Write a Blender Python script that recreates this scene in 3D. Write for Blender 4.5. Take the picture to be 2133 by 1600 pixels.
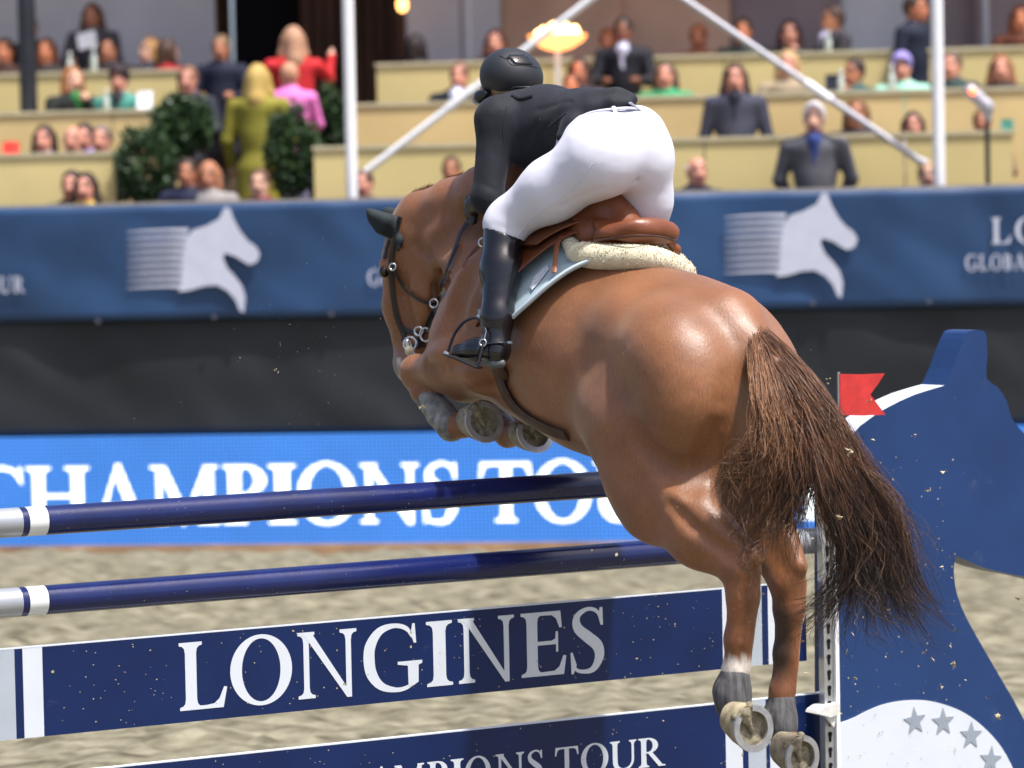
import bpy, bmesh, math, random
import numpy as np
from mathutils import Vector, Matrix
from mathutils.bvhtree import BVHTree

scene = bpy.context.scene
col = scene.collection
for o in list(bpy.data.objects):
    bpy.data.objects.remove(o, do_unlink=True)
random.seed(7)
rng = np.random.default_rng(7)

# ------------------------------------------------------------------ camera
FPX = 7000.0; CX, CY = 1066.5, 800.0         # focal length and centre, in photograph pixels (2133 x 1600)
CAM_H = 2.35
PITCH = math.atan(310 / FPX); ROLL = 0.020
CAM = np.array([0.0, 0.0, CAM_H])
_fw = np.array([0, math.cos(PITCH), -math.sin(PITCH)])
_u0 = np.array([0, math.sin(PITCH), math.cos(PITCH)]); _r0 = np.array([1.0, 0, 0])
_up = _u0 * math.cos(ROLL) + _r0 * math.sin(ROLL)
_rt = _r0 * math.cos(ROLL) - _u0 * math.sin(ROLL)
cam_data = bpy.data.cameras.new('camera'); cam = bpy.data.objects.new('camera', cam_data)
col.objects.link(cam); scene.camera = cam
cam.matrix_world = Matrix(((_rt[0], _up[0], -_fw[0], 0), (_rt[1], _up[1], -_fw[1], 0),
                           (_rt[2], _up[2], -_fw[2], CAM_H), (0, 0, 0, 1)))
cam_data.sensor_width = 36.0; cam_data.lens = 36.0 * FPX / 2133.0
cam_data.clip_start = 0.1; cam_data.clip_end = 400
cam_data.dof.use_dof = True; cam_data.dof.focus_distance = 11.75; cam_data.dof.aperture_fstop = 2.4

# ------------------------------------------------------------------ light
SUN_DIR = Vector((0.30, -0.27, 1.0)).normalized()   # towards the floodlights, high over the camera's right shoulder
world = bpy.data.worlds.new('World'); scene.world = world; world.use_nodes = True
_nt = world.node_tree; _bg = _nt.nodes['Background']
_sky = _nt.nodes.new('ShaderNodeTexSky'); _sky.sky_type = 'NISHITA'; _sky.sun_disc = False
_sky.sun_elevation = math.asin(SUN_DIR.z); _sky.sun_rotation = math.atan2(SUN_DIR.x, SUN_DIR.y)
_sky.air_density = 0.6; _sky.dust_density = 4.0; _sky.ozone_density = 1.0
_nt.links.new(_sky.outputs[0], _bg.inputs[0]); _bg.inputs[1].default_value = 0.13
sun_data = bpy.data.lights.new('sun', 'SUN'); sun = bpy.data.objects.new('sun', sun_data); col.objects.link(sun)
sun_data.energy = 3.1; sun_data.angle = math.radians(2.0); sun_data.color = (1.0, 0.975, 0.95)
sun.rotation_euler = SUN_DIR.to_track_quat('Z', 'Y').to_euler()
vs = scene.view_settings
vs.view_transform = 'Standard'; vs.look = 'None'; vs.gamma = 1.0; vs.use_curve_mapping = False
vs.exposure = 0.92
scene.cycles.use_denoising = True
scene.cycles.max_bounces = 6

# ------------------------------------------------------------------ helpers
def at(x, y, d):
    """world point that the photograph shows at pixel x, y when it stands d metres away"""
    return CAM + d * (_fw + _rt * (x - CX) / FPX + _up * (CY - y) / FPX)
def px2m(px, d): return px * d / FPX
def unit(v):
    v = np.asarray(v, float); return v / np.linalg.norm(v)

class Plane:
    """vertical plane with along/up coordinates"""
    def __init__(s, a, b):
        a = np.array(a, float); b = np.array(b, float); a[2] = b[2] = 0
        s.o = a; s.d = unit(b - a); s.n = np.array([-s.d[1], s.d[0], 0.0])   # n points away from the camera
    def hit(s, x, y, w=0.0):
        r = at(x, y, 1) - CAM
        t = ((s.o + s.n * w - CAM) @ s.n) / (r @ s.n)
        p = CAM + r * t
        return p
    def sz(s, x, y, w=0.0):
        p = s.hit(x, y, w); return (p - s.o) @ s.d, p[2]
    def P(s, a, z, w=0.0):
        p = s.o + s.d * a + s.n * w; return np.array([p[0], p[1], z])

JUMP = Plane(at(50, 1250, FPX / 620), at(1510, 1250, FPX / 550))
WALL = Plane(at(0, 1150, 25.8), at(2133, 1150, 24.75))

MATS = {}
def lin(c):
    return tuple(((v / 255) / 12.92 if v / 255 <= 0.04045 else ((v / 255 + 0.055) / 1.055) ** 2.4) for v in c)
def mat(name, color, rough=0.6, spec=0.4, metal=0.0, var=0.0, vscale=8.0, bump=0.0, bscale=60.0, color2=None,
        emit=None, estr=0.0, sheen=0.0, coat=0.0, stretch=None, detail=4.0, scuff=None, rvar=0.0):
    m = bpy.data.materials.new(name); m.use_nodes = True
    nt = m.node_tree; b = nt.nodes['Principled BSDF']
    c = tuple(color) + (1.0,)
    b.inputs['Base Color'].default_value = c
    b.inputs['Roughness'].default_value = rough; b.inputs['Specular IOR Level'].default_value = spec
    b.inputs['Metallic'].default_value = metal
    b.inputs['Sheen Weight'].default_value = sheen; b.inputs['Coat Weight'].default_value = coat
    tc = nt.nodes.new('ShaderNodeTexCoord'); vec = tc.outputs['Object']
    if stretch:
        mp = nt.nodes.new('ShaderNodeMapping'); mp.inputs['Scale'].default_value = stretch
        nt.links.new(vec, mp.inputs[0]); vec = mp.outputs[0]
    if var > 0 or color2:
        n = nt.nodes.new('ShaderNodeTexNoise'); n.inputs['Scale'].default_value = vscale; n.inputs['Detail'].default_value = detail
        nt.links.new(vec, n.inputs['Vector'])
        r = nt.nodes.new('ShaderNodeValToRGB')
        r.color_ramp.elements[0].position = 0.3; r.color_ramp.elements[1].position = 0.7
        c2 = tuple(color2) + (1.0,) if color2 else tuple(v * (1 - var) for v in color) + (1.0,)
        r.color_ramp.elements[0].color = c2
        r.color_ramp.elements[1].color = c if color2 else tuple(min(1, v * (1 + var)) for v in color) + (1.0,)
        nt.links.new(n.outputs[0], r.inputs[0]); nt.links.new(r.outputs[0], b.inputs['Base Color'])
    if scuff:                      # scrapes and dusty smears: (colour, scale, threshold, stretch)
        sc, ss, th, st_ = scuff
        mp2 = nt.nodes.new('ShaderNodeMapping'); mp2.inputs['Scale'].default_value = st_; nt.links.new(tc.outputs['Object'], mp2.inputs[0])
        n = nt.nodes.new('ShaderNodeTexNoise'); n.inputs['Scale'].default_value = ss; n.inputs['Detail'].default_value = 9; n.inputs['Roughness'].default_value = .7
        nt.links.new(mp2.outputs[0], n.inputs['Vector'])
        mr = nt.nodes.new('ShaderNodeMapRange'); mr.inputs[1].default_value = th; mr.inputs[2].default_value = th + .16; mr.inputs[4].default_value = .75
        nt.links.new(n.outputs[0], mr.inputs[0])
        mx = nt.nodes.new('ShaderNodeMix'); mx.data_type = 'RGBA'; nt.links.new(mr.outputs[0], mx.inputs[0])
        src = b.inputs['Base Color'].links
        if src: nt.links.new(src[0].from_socket, mx.inputs[6])
        else: mx.inputs[6].default_value = c
        mx.inputs[7].default_value = tuple(sc) + (1.0,)
        nt.links.new(mx.outputs[2], b.inputs['Base Color'])
        ra = nt.nodes.new('ShaderNodeMapRange'); ra.inputs[3].default_value = rough; ra.inputs[4].default_value = min(1, rough + .4)
        nt.links.new(mr.outputs[0], ra.inputs[0]); nt.links.new(ra.outputs[0], b.inputs['Roughness'])
    if bump > 0:
        n = nt.nodes.new('ShaderNodeTexNoise'); n.inputs['Scale'].default_value = bscale; n.inputs['Detail'].default_value = 5
        nt.links.new(vec, n.inputs['Vector'])
        bp = nt.nodes.new('ShaderNodeBump'); bp.inputs['Strength'].default_value = bump; bp.inputs['Distance'].default_value = 0.01
        nt.links.new(n.outputs[0], bp.inputs['Height']); nt.links.new(bp.outputs[0], b.inputs['Normal'])
    if emit is not None:
        b.inputs['Emission Color'].default_value = tuple(emit) + (1.0,); b.inputs['Emission Strength'].default_value = estr
    MATS[name] = m
    return m

def link(o, parent=None):
    col.objects.link(o)
    if parent is not None:
        o.parent = parent
        o.matrix_parent_inverse = parent.matrix_basis.inverted()
    return o
def tag(o, label=None, cat=None, group=None, kind=None):
    if label: o['label'] = label
    if cat: o['category'] = cat
    if group: o['group'] = group
    if kind: o['kind'] = kind
    return o
def thing(name, loc, label, cat, group=None):
    o = bpy.data.objects.new(name, None); o.location = Vector(loc); o.empty_display_size = 0.1
    col.objects.link(o)
    return tag(o, label, cat, group)
def mobj(name, verts, faces, m, parent=None, smooth=False, mids=None):
    me = bpy.data.meshes.new(name)
    me.from_pydata([tuple(map(float, v)) for v in verts], [], [tuple(map(int, f)) for f in faces])
    for mm in (m if isinstance(m, (list, tuple)) else [m]): me.materials.append(mm)
    if mids is not None: me.polygons.foreach_set('material_index', np.asarray(mids, np.int32))
    if smooth: me.polygons.foreach_set('use_smooth', np.ones(len(me.polygons), bool))
    me.update()
    return link(bpy.data.objects.new(name, me), parent)

class MB:
    """collects shapes for one mesh"""
    def __init__(s): s.v = []; s.f = []; s.m = []
    def add(s, v, f, mi=0):
        n = len(s.v); s.v += [tuple(map(float, p)) for p in v]
        s.f += [tuple(i + n for i in q) for q in f]; s.m += [mi] * len(f); return s
    def hexa(s, p, mi=0):      # 8 corners: bottom ring 0-3, top ring 4-7
        return s.add(p, [(3, 2, 1, 0), (4, 5, 6, 7), (0, 1, 5, 4), (1, 2, 6, 5), (2, 3, 7, 6), (3, 0, 4, 7)], mi)
    def pbox(s, pl, a0, a1, z0, z1, w0, w1, mi=0):   # box in a Plane's coordinates
        P = pl.P
        return s.hexa([P(a0, z0, w0), P(a1, z0, w0), P(a1, z0, w1), P(a0, z0, w1),
                       P(a0, z1, w0), P(a1, z1, w0), P(a1, z1, w1), P(a0, z1, w1)], mi)
    def tube(s, pts, r, n=8, mi=0, cap=True, flat=1.0, nrm=None):
        pts = [np.asarray(p, float) for p in pts]; k = len(pts)
        rs = r if hasattr(r, '__len__') else [r] * k
        ref = np.array([0, 0, 1.0]) if nrm is None else np.asarray(nrm, float)
        base = len(s.v); t_prev = None
        for i, p in enumerate(pts):
            t = unit(pts[min(i + 1, k - 1)] - pts[max(i - 1, 0)])
            q = ref[i] if ref.ndim == 2 else ref
            e1 = q - t * (q @ t)
            if np.linalg.norm(e1) < 1e-3: e1 = np.array([1.0, 0, 0]) - t * t[0]
            e1 = unit(e1); e2 = np.cross(t, e1)
            for j in range(n):
                a = 2 * math.pi * (j + 0.5) / n
                s.v.append(tuple(p + rs[i] * (e1 * math.cos(a) * flat + e2 * math.sin(a))))
        for i in range(k - 1):
            for j in range(n):
                j2 = (j + 1) % n
                s.f.append((base + i * n + j, base + i * n + j2, base + (i + 1) * n + j2, base + (i + 1) * n + j)); s.m.append(mi)
        if cap:
            s.f.append(tuple(base + j for j in reversed(range(n)))); s.m.append(mi)
            s.f.append(tuple(base + (k - 1) * n + j for j in range(n))); s.m.append(mi)
        return s
    def prism(s, front, back, mi=0, mside=None):
        n = len(front)
        v = list(front) + list(back)
        s.add(v, [tuple(range(n))], mi); b = len(s.v) - 2 * n
        s.f.append(tuple(b + n + i for i in reversed(range(n)))); s.m.append(mi)
        for i in range(n):
            j = (i + 1) % n
            s.f.append((b + j, b + i, b + n + i, b + n + j)); s.m.append(mi if mside is None else mside)
        return s
    def build(s, name, m, parent=None, smooth=False):
        return mobj(name, s.v, s.f, m, parent, smooth, s.m)

def spline(pts, n):
    """Catmull-Rom through pts, n samples"""
    p = np.asarray(pts, float); k = len(p)
    q = np.vstack([2 * p[0] - p[1], p, 2 * p[-1] - p[-2]])
    out = []
    for t in np.linspace(0, k - 1 - 1e-9, n):
        i = int(t); u = t - i
        a, b, c, d = q[i], q[i + 1], q[i + 2], q[i + 3]
        out.append(0.5 * ((2 * b) + (-a + c) * u + (2 * a - 5 * b + 4 * c - d) * u * u + (-a + 3 * b - 3 * c + d) * u ** 3))
    return np.array(out)

def smooth_shade(o, angle=40):
    o.data.polygons.foreach_set('use_smooth', np.ones(len(o.data.polygons), bool))
    try: o.data.set_sharp_from_angle(angle=math.radians(angle))
    except Exception: pass
    return o

# ---- signed distance modelling: round cones and ellipsoids blended into one continuous surface
class SDF:
    def __init__(s): s.p = []
    def cone(s, a, b, ra, rb, k=0.05, mi=0, sub=False):
        s.p.append(('c', np.asarray(a, float), np.asarray(b, float), float(ra), float(rb), k, mi, sub)); return s
    def chain(s, pts, rs, k=0.05, mi=0):
        for i in range(len(pts) - 1): s.cone(pts[i], pts[i + 1], rs[i], rs[i + 1], k, mi)
        return s
    def rope(s, pts, rs, k=.03, mi=0, n=18):
        pp = spline(np.array([list(p) + [r] for p, r in zip(pts, rs)]), n); return s.chain([q_[:3] for q_ in pp], [q_[3] for q_ in pp], k, mi)
    def ell(s, c, r, R=None, k=0.05, mi=0, sub=False):
        r = np.array([r] * 3 if not hasattr(r, '__len__') else r, float)
        s.p.append(('e', np.asarray(c, float), r, np.eye(3) if R is None else np.asarray(R, float), None, k, mi, sub)); return s
    def mesh(s, vox, inflate=0.0, clip=None):
        lo = np.full(3, 1e9); hi = -lo
        bb = []
        for q in s.p:
            if q[0] == 'c':
                r = max(q[3], q[4]); l = np.minimum(q[1], q[2]) - r; h = np.maximum(q[1], q[2]) + r
            else:
                ext = np.sqrt(((q[3].T * q[2]) ** 2).sum(1)); l = q[1] - ext; h = q[1] + ext
            m = q[5] + inflate + 3 * vox
            bb.append((l - m, h + m))
            if not q[7]: lo = np.minimum(lo, l - inflate - 4 * vox); hi = np.maximum(hi, h + inflate + 4 * vox)
        n = np.ceil((hi - lo) / vox).astype(int) + 1
        D = np.full(n, 1.0, np.float32); M = np.zeros(n, np.int16)
        ax = [lo[i] + vox * np.arange(n[i]) for i in range(3)]
        for q, (l, h) in zip(s.p, bb):
            i0 = np.maximum(((l - lo) / vox).astype(int), 0); i1 = np.minimum(((h - lo) / vox).astype(int) + 2, n)
            if (i1 <= i0).any(): continue
            sl = tuple(slice(i0[j], i1[j]) for j in range(3))
            X = ax[0][sl[0]][:, None, None]; Y = ax[1][sl[1]][None, :, None]; Z = ax[2][sl[2]][None, None, :]
            if q[0] == 'c':
                a, b, ra, rb = q[1:5]; ab = b - a; L2 = max(ab @ ab, 1e-12)
                t = np.clip(((X - a[0]) * ab[0] + (Y - a[1]) * ab[1] + (Z - a[2]) * ab[2]) / L2, 0, 1)
                d = np.sqrt((X - a[0] - t * ab[0]) ** 2 + (Y - a[1] - t * ab[1]) ** 2 + (Z - a[2] - t * ab[2]) ** 2) - (ra + (rb - ra) * t)
            else:
                c, r, R = q[1], q[2], q[3]
                x, y, z = X - c[0], Y - c[1], Z - c[2]
                u = [(R[i][0] * x + R[i][1] * y + R[i][2] * z) for i in range(3)]
                k0 = np.sqrt(sum((u[i] / r[i]) ** 2 for i in range(3))); k1 = np.sqrt(sum((u[i] / r[i] ** 2) ** 2 for i in range(3)))
                d = k0 * (k0 - 1) / np.maximum(k1, 1e-6)
            d = d.astype(np.float32); A = D[sl]; k = q[5]
            if q[7]:
                hh = np.maximum(k - np.abs(-d - A), 0) / k
                D[sl] = np.maximum(A, -d) + hh * hh * k * 0.25
            else:
                hh = np.maximum(k - np.abs(d - A), 0) / k
                M[sl] = np.where(d < A, q[6], M[sl])
                D[sl] = np.minimum(A, d) - hh * hh * k * 0.25
        D -= inflate
        if clip is not None:
            G = clip(ax[0][:, None, None], ax[1][None, :, None], ax[2][None, None, :]).astype(np.float32)
            D = np.maximum(D, G)
        return surface_nets(D, M, lo, vox)

def surface_nets(D, M, lo, vox):
    S = D < 0
    c = [S[i:S.shape[0] - 1 + i, j:S.shape[1] - 1 + j, k:S.shape[2] - 1 + k] for i in (0, 1) for j in (0, 1) for k in (0, 1)]
    cnt = sum(x.astype(np.int8) for x in c)
    act = (cnt > 0) & (cnt < 8)
    idx = np.argwhere(act)
    vid = np.full(act.shape, -1, np.int32); vid[act] = np.arange(len(idx))
    corner = [(i, j, k) for i in (0, 1) for j in (0, 1) for k in (0, 1)]
    V = np.array([D[idx[:, 0] + i, idx[:, 1] + j, idx[:, 2] + k] for i, j, k in corner])
    acc = np.zeros((len(idx), 3)); num = np.zeros(len(idx))
    for a in range(8):
        for b in range(a + 1, 8):
            ca, cb = np.array(corner[a]), np.array(corner[b])
            if abs(ca - cb).sum() != 1: continue
            m = (V[a] < 0) != (V[b] < 0)
            t = np.where(m, V[a] / np.where(m, V[a] - V[b], 1), 0)
            acc += np.where(m[:, None], ca + t[:, None] * (cb - ca), 0); num += m
    verts = lo + vox * (idx + acc / num[:, None])
    faces = []
    for axis in range(3):
        a1, a2 = [(1, 2), (2, 0), (0, 1)][axis]
        sl0 = [slice(None)] * 3; sl1 = [slice(None)] * 3
        sl0[axis] = slice(0, -1); sl1[axis] = slice(1, None)
        s0, s1 = S[tuple(sl0)], S[tuple(sl1)]
        e = np.argwhere(s0 != s1)
        e = e[(e[:, a1] > 0) & (e[:, a2] > 0) & (e[:, a1] < D.shape[a1] - 1) & (e[:, a2] < D.shape[a2] - 1)]
        if not len(e): continue
        d1 = np.zeros(3, int); d1[a1] = 1; d2 = np.zeros(3, int); d2[a2] = 1
        g = lambda q: vid[q[:, 0], q[:, 1], q[:, 2]]
        f = np.stack([g(e - d1 - d2), g(e - d2), g(e), g(e - d1)], 1)
        flip = ~S[e[:, 0], e[:, 1], e[:, 2]]
        f[flip] = f[flip][:, ::-1]
        faces.append(f)
    faces = np.vstack(faces)
    faces = faces[(faces >= 0).all(1)]
    mi = M[idx[faces[:, 0], 0], idx[faces[:, 0], 1], idx[faces[:, 0], 2]]
    return verts, faces, mi

def ripple(o, v, amp, scale, seed=5, sk=(1.0, .6, 1.0)):
    """push a skin in and out by soft noise along its normals"""
    me = o.data; n = np.zeros(len(v) * 3, np.float32); me.vertex_normals.foreach_get('vector', n); n = n.reshape(-1, 3)
    a = vnoise(v[:, 0] * sk[0] + v[:, 1] * sk[1], v[:, 2] * sk[2], scale, seed) * amp + vnoise(v[:, 0] * sk[0] - v[:, 1] * sk[1] * .5, v[:, 2] * sk[2] * 1.3, scale * .42, seed + 1) * amp * .45
    me.vertices.foreach_set('co', (v + n * a[:, None]).astype(np.float32).ravel()); me.update()
def vnoise(x, y, s, seed):
    r = np.random.default_rng(seed); g = r.random((64, 64)); x = x / s + 100; y = y / s + 100
    xi = np.floor(x).astype(int); yi = np.floor(y).astype(int); u = x - xi; v = y - yi
    u = u * u * (3 - 2 * u); v = v * v * (3 - 2 * v)
    G = lambda a, b: g[a % 64, b % 64]
    return (G(xi, yi) * (1 - u) + G(xi + 1, yi) * u) * (1 - v) + (G(xi, yi + 1) * (1 - u) + G(xi + 1, yi + 1) * u) * v - .5
def sdf_obj(name, sdf, vox, m, parent=None, inflate=0.0, clip=None, post=None):
    v, f, mi = sdf.mesh(vox, inflate, clip)
    me = bpy.data.meshes.new(name)
    me.vertices.add(len(v)); me.vertices.foreach_set('co', v.astype(np.float32).ravel())
    me.loops.add(len(f) * 4); me.loops.foreach_set('vertex_index', f.astype(np.int32).ravel())
    me.polygons.add(len(f)); me.polygons.foreach_set('loop_start', np.arange(0, len(f) * 4, 4, dtype=np.int32))
    for mm in (m if isinstance(m, (list, tuple)) else [m]): me.materials.append(mm)
    me.polygons.foreach_set('material_index', mi.astype(np.int32))
    me.update(calc_edges=True); me.validate()
    me.polygons.foreach_set('use_smooth', np.ones(len(me.polygons), bool))
    o = link(bpy.data.objects.new(name, me), parent)
    return o, v, f

# ------------------------------------------------------------------ serif lettering (flat print)
def _arc(cx, cy, rx, ry, a0, a1, n=26):
    return [(cx + rx * math.cos(math.radians(a0 + (a1 - a0) * i / n)), cy + ry * math.sin(math.radians(a0 + (a1 - a0) * i / n))) for i in range(n + 1)]
def _band(o, i):      # quads between two polylines
    return [[o[k], o[k + 1], i[k + 1], i[k]] for k in range(len(o) - 1)]
def _ribbon(path, ws, n=30):
    p = spline(path, n); w = np.interp(np.linspace(0, 1, n), np.linspace(0, 1, len(ws)), ws)
    t = np.gradient(p, axis=0); t /= np.linalg.norm(t, axis=1)[:, None]
    nn = np.stack([-t[:, 1], t[:, 0]], 1)
    return _band(list(map(tuple, p + nn * w[:, None] / 2)), list(map(tuple, p - nn * w[:, None] / 2)))
def _stem(x, w, top=True, bot=True, s=0.09, h=0.045, y0=0.0, y1=1.0):
    b = 0.12
    L = []
    def corner(sx, yy, sy):   # bracketed serif corner
        e = x if sx < 0 else x + w
        return [(e + sx * s, yy), (e + sx * s, yy + sy * h), (e + sx * s * .45, yy + sy * (h + .015)), (e + sx * s * .12, yy + sy * (h + .05)), (e, yy + sy * (h + b))]
    pts = []
    pts += corner(-1, y0, 1) if bot else [(x, y0)]
    pts += list(reversed(corner(-1, y1, -1))) if top else [(x, y1)]
    pts += corner(1, y1, -1) if top else [(x + w, y1)]
    pts += list(reversed(corner(1, y0, 1))) if bot else [(x + w, y0)]
    return [pts]
T_, t_ = 0.17, 0.085
def _oval(cx, rx, thick=T_ * 1.02):
    return _band(_arc(cx, .5, rx, .53, 0, 360, 48), _arc(cx, .5, rx - thick, .53 - .06, 0, 360, 48))
def glyph(ch):
    """polygons and advance box (x0, x1) for a cap height of one"""
    T, t = T_, t_
    if ch == 'L':
        return _stem(.09, T) + [[(.2, 0), (.66, 0), (.72, .30), (.675, .31), (.60, .14), (.52, .07), (.40, .055), (.2, .055)]], (0, .72)
    if ch == 'O': return _oval(.46, .46), (0, .92)
    if ch == 'I': return _stem(.1, T), (0, .37)
    if ch == 'N':
        return (_stem(.13, t, True, True) + _stem(.79, t, True, False) +
                [[(.02, 1), (.25, 1), (.875, .0), (.875, -.03), (.80, -.03), (.16, .93)]]), (0, 1.0)
    if ch == 'E':
        return _stem(.08, T) + [[(.2, 1), (.62, 1), (.64, .74), (.60, .735), (.55, .88), (.48, .94), (.2, .945)],
                                [(.2, .48), (.54, .48), (.54, .36), (.575, .36), (.575, .68), (.54, .68), (.53, .57), (.47, .54), (.2, .54)],
                                [(.2, 0), (.66, 0), (.70, .29), (.655, .30), (.59, .13), (.51, .065), (.2, .055)]], (0, .70)
    if ch == 'S':
        return (_ribbon([(.52, .80), (.44, .95), (.28, .985), (.12, .88), (.13, .70), (.30, .54), (.45, .40), (.48, .22), (.38, .04), (.22, .005), (.08, .06), (.04, .24)],
                        [.03, .06, .06, .10, .155, .18, .18, .15, .10, .06, .05, .03], 44) +
                [[(.50, 1.0), (.545, 1.0), (.55, .72), (.51, .72), (.47, .86)], [(.0, .32), (.035, .32), (.10, .12), (.045, -.02), (.01, -.02)]]), (0, .6)
    if ch in 'GC':
        g = _ribbon([(.80, .78), (.70, .93), (.50, .985), (.27, .92), (.12, .72), (.09, .5), (.13, .27), (.28, .08), (.52, .005), (.70, .03), (.82, .11)],
                    [.03, .07, .07, .12, .17, .18, .17, .12, .07, .06, .05], 44)
        g += [[(.80, 1.0), (.84, 1.0), (.86, .70), (.82, .70), (.77, .84)]]
        if ch == 'G':
            g += [[(.55, .43), (.95, .43), (.95, .385), (.89, .36), (.885, .10), (.80, .05), (.72, .04), (.715, .36), (.55, .385)]]
            return g, (0, .95)
        g += [[(.78, .08), (.86, .22), (.82, .24), (.74, .10)]]
        return g, (0, .88)
    if ch == 'H':
        return _stem(.1, T) + _stem(.68, T) + [[(.25, .47), (.7, .47), (.7, .54), (.25, .54)]], (0, .95)
    if ch == 'A':
        return [[(.42, 1.03), (.50, 1.03), (.90, .06), (.98, .045), (.98, 0), (.62, 0), (.62, .045), (.70, .06), (.40, .82), (.18, .06), (.28, .045), (.28, 0), (.0, 0), (.0, .045), (.08, .06)],
                [(.20, .30), (.66, .30), (.64, .36), (.22, .36)]], (0, .98)
    if ch == 'M':
        return (_stem(.12, t, False, True) + _stem(.92, T, False, True) +
                [[(.02, 1), (.28, 1), (.66, .18), (.60, -.02), (.56, -.02), (.17, .9), (.02, .955)],
                 [(1.18, 1), (.95, 1), (.56, .08), (.60, -.02), (.64, .05), (.95, .72), (.98, .9), (1.18, .955)]]), (0, 1.2)
    if ch in 'PRB':
        g = _stem(.09, T)
        if ch == 'B':
            g += _band(_arc(.30, .755, .27, .245, -90, 90), _arc(.30, .755, .11, .19, -90, 90)) + [[(.2, .945), (.3, .945), (.3, 1), (.2, 1)]]
            g += _band(_arc(.30, .27, .34, .27, -90, 90), _arc(.30, .27, .16, .215, -90, 90)) + [[(.2, 0), (.3, 0), (.3, .055), (.2, .055)], [(.2, .51), (.3, .51), (.3, .57), (.2, .57)]]
            return g, (0, .66)
        g += _band(_arc(.32, .735, .33, .265, -90, 90), _arc(.32, .735, .15, .21, -90, 90)) + [[(.2, .945), (.32, .945), (.32, 1), (.2, 1)], [(.2, .47), (.32, .47), (.32, .525), (.2, .525)]]
        if ch == 'R':
            g += [[(.30, .49), (.46, .49), (.78, .06), (.88, .045), (.88, 0), (.66, 0)]]
            return g, (0, .86)
        return g, (0, .66)
    if ch == 'T':
        return _stem(.36, T, False, True) + [[(.02, 1.0), (.87, 1.0), (.89, .72), (.845, .715), (.80, .88), (.72, .94), (.17, .94), (.09, .88), (.045, .715), (.0, .72)]], (0, .89)
    if ch == 'U':
        return (_stem(.09, T, True, False, y0=.38) + _stem(.77, t, True, False, y0=.38) +
                _ribbon([(.175, .40), (.19, .2), (.30, .06), (.48, .02), (.68, .09), (.79, .24), (.8125, .40)], [T, T, .13, .08, .08, t, t], 26)), (0, .95)
    return [], (0, .4)

def print_letter(ch, pl, a0, a1, z0, z1, w, m, parent, name='letter', bow=0.0):
    """one flat letter on a plane: between a0 and a1 along, z0 and z1 up, w in front (towards camera is negative)"""
    polys, (x0, x1) = glyph(ch)
    mb = MB(); sx = (a1 - a0) / (x1 - x0); sz = z1 - z0
    lay = 0; prev = None
    for p in polys:
        if prev is not None and not (len(p) == 4 and len(prev) == 4 and np.allclose(p[0], prev[1], atol=1e-6)): lay += 1   # pieces of one stroke share a layer
        prev = p
        q = [pl.P(a0 + (x - x0) * sx, z0 + y * sz, w - 0.0003 * lay) for x, y in p]
        mb.add(q, [tuple(range(len(q)))])
    return mb.build(name, m, parent)
def print_word(word, pl, a0, a1, z0, z1, w, m, parent, gap=0.1, name='letter'):
    adv = [(glyph(c)[1][1] if c != ' ' else .42) for c in word]
    tot = sum(adv) + gap * (len(word) - 1); k = (a1 - a0) / tot; x = a0
    for c, ad in zip(word, adv):
        if c != ' ': print_letter(c, pl, x, x + ad * k, z0, z1, w, m, parent, name)
        x += (ad + gap) * k

# ------------------------------------------------------------------ materials of the place
mat('sand', (.255, .236, .168), .95, .1, color2=(.066, .058, .037), vscale=5.5, bump=1.0, bscale=16, detail=12, stretch=(1.0, 1.7, 1))
mat('kerb_timber', (.36, .22, .12), .8, .2, var=.3, vscale=3)
mat('banner_blue', (.018, .054, .135), .42, .45, var=.22, vscale=1.3, bump=.45, bscale=2.6)
mat('banner_print', (.56, .58, .68), .6, .3, var=.05)
mat('black_cloth', (.013, .015, .018), .55, .45, var=.35, vscale=1.2, bump=.5, bscale=1.8)
mat('rail_cap', (.42, .37, .30), .6, .3, var=.15)
mat('eyelet', (.10, .10, .14), .5, .4, .3)
mat('counter_cloth', (.72, .585, .265), .85, .15, var=.09, vscale=1.1, bump=.15, bscale=3)
mat('counter_cloth_warm', (.72, .54, .25), .85, .15, var=.09, vscale=1.1, bump=.15, bscale=3)
mat('counter_top', (.60, .53, .34), .5, .3, var=.1)
mat('terrace_board', (.12, .09, .06), .8, .2, var=.3, vscale=2)
mat('drape_grey', (.62, .59, .61), .9, .1, var=.10, vscale=.9)
mat('drape_white', (.78, .76, .78), .9, .1, var=.08, vscale=.9)
mat('drape_peach', (.74, .46, .32), .9, .1, var=.2, vscale=1.2)
mat('drape_mauve', (.36, .28, .28), .9, .1, var=.15, vscale=1.0)
mat('dark_timber', (.075, .032, .016), .7, .3, var=.5, vscale=1.5, stretch=(6, 6, .6))
mat('dark_void', (.012, .010, .012), .9, .1)
mat('white_paint', (.80, .81, .83), .35, .5, var=.03)
mat('grey_metal', (.42, .42, .46), .4, .5, .3)
mat('black_metal', (.012, .014, .022), .45, .5, var=.3)
mat('navy_gloss', (.006, .013, .082), .20, .55, var=.22, vscale=5, bump=.05, bscale=40, scuff=((.075, .085, .12), 9, .62, (.5, .5, 2.2)))
mat('navy_board', (.003, .015, .078), .32, .4, var=.14, vscale=4, bump=.04, bscale=30, scuff=((.05, .06, .12), 7, .64, (.6, .6, 1.6)))
mat('wing_blue', (.012, .040, .135), .36, .4, var=.12, vscale=3, bump=.05, bscale=30, scuff=((.06, .085, .17), 6, .62, (.8, .8, .9)))
mat('pole_white', (.70, .73, .72), .35, .5, var=.05)
mat('pole_silver', (.36, .38, .41), .35, .5, .35, var=.05)
mat('print_white', (.60, .64, .69), .45, .4, var=.03)
mat('board_grey', (.38, .43, .48), .45, .4, var=.06)
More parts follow.
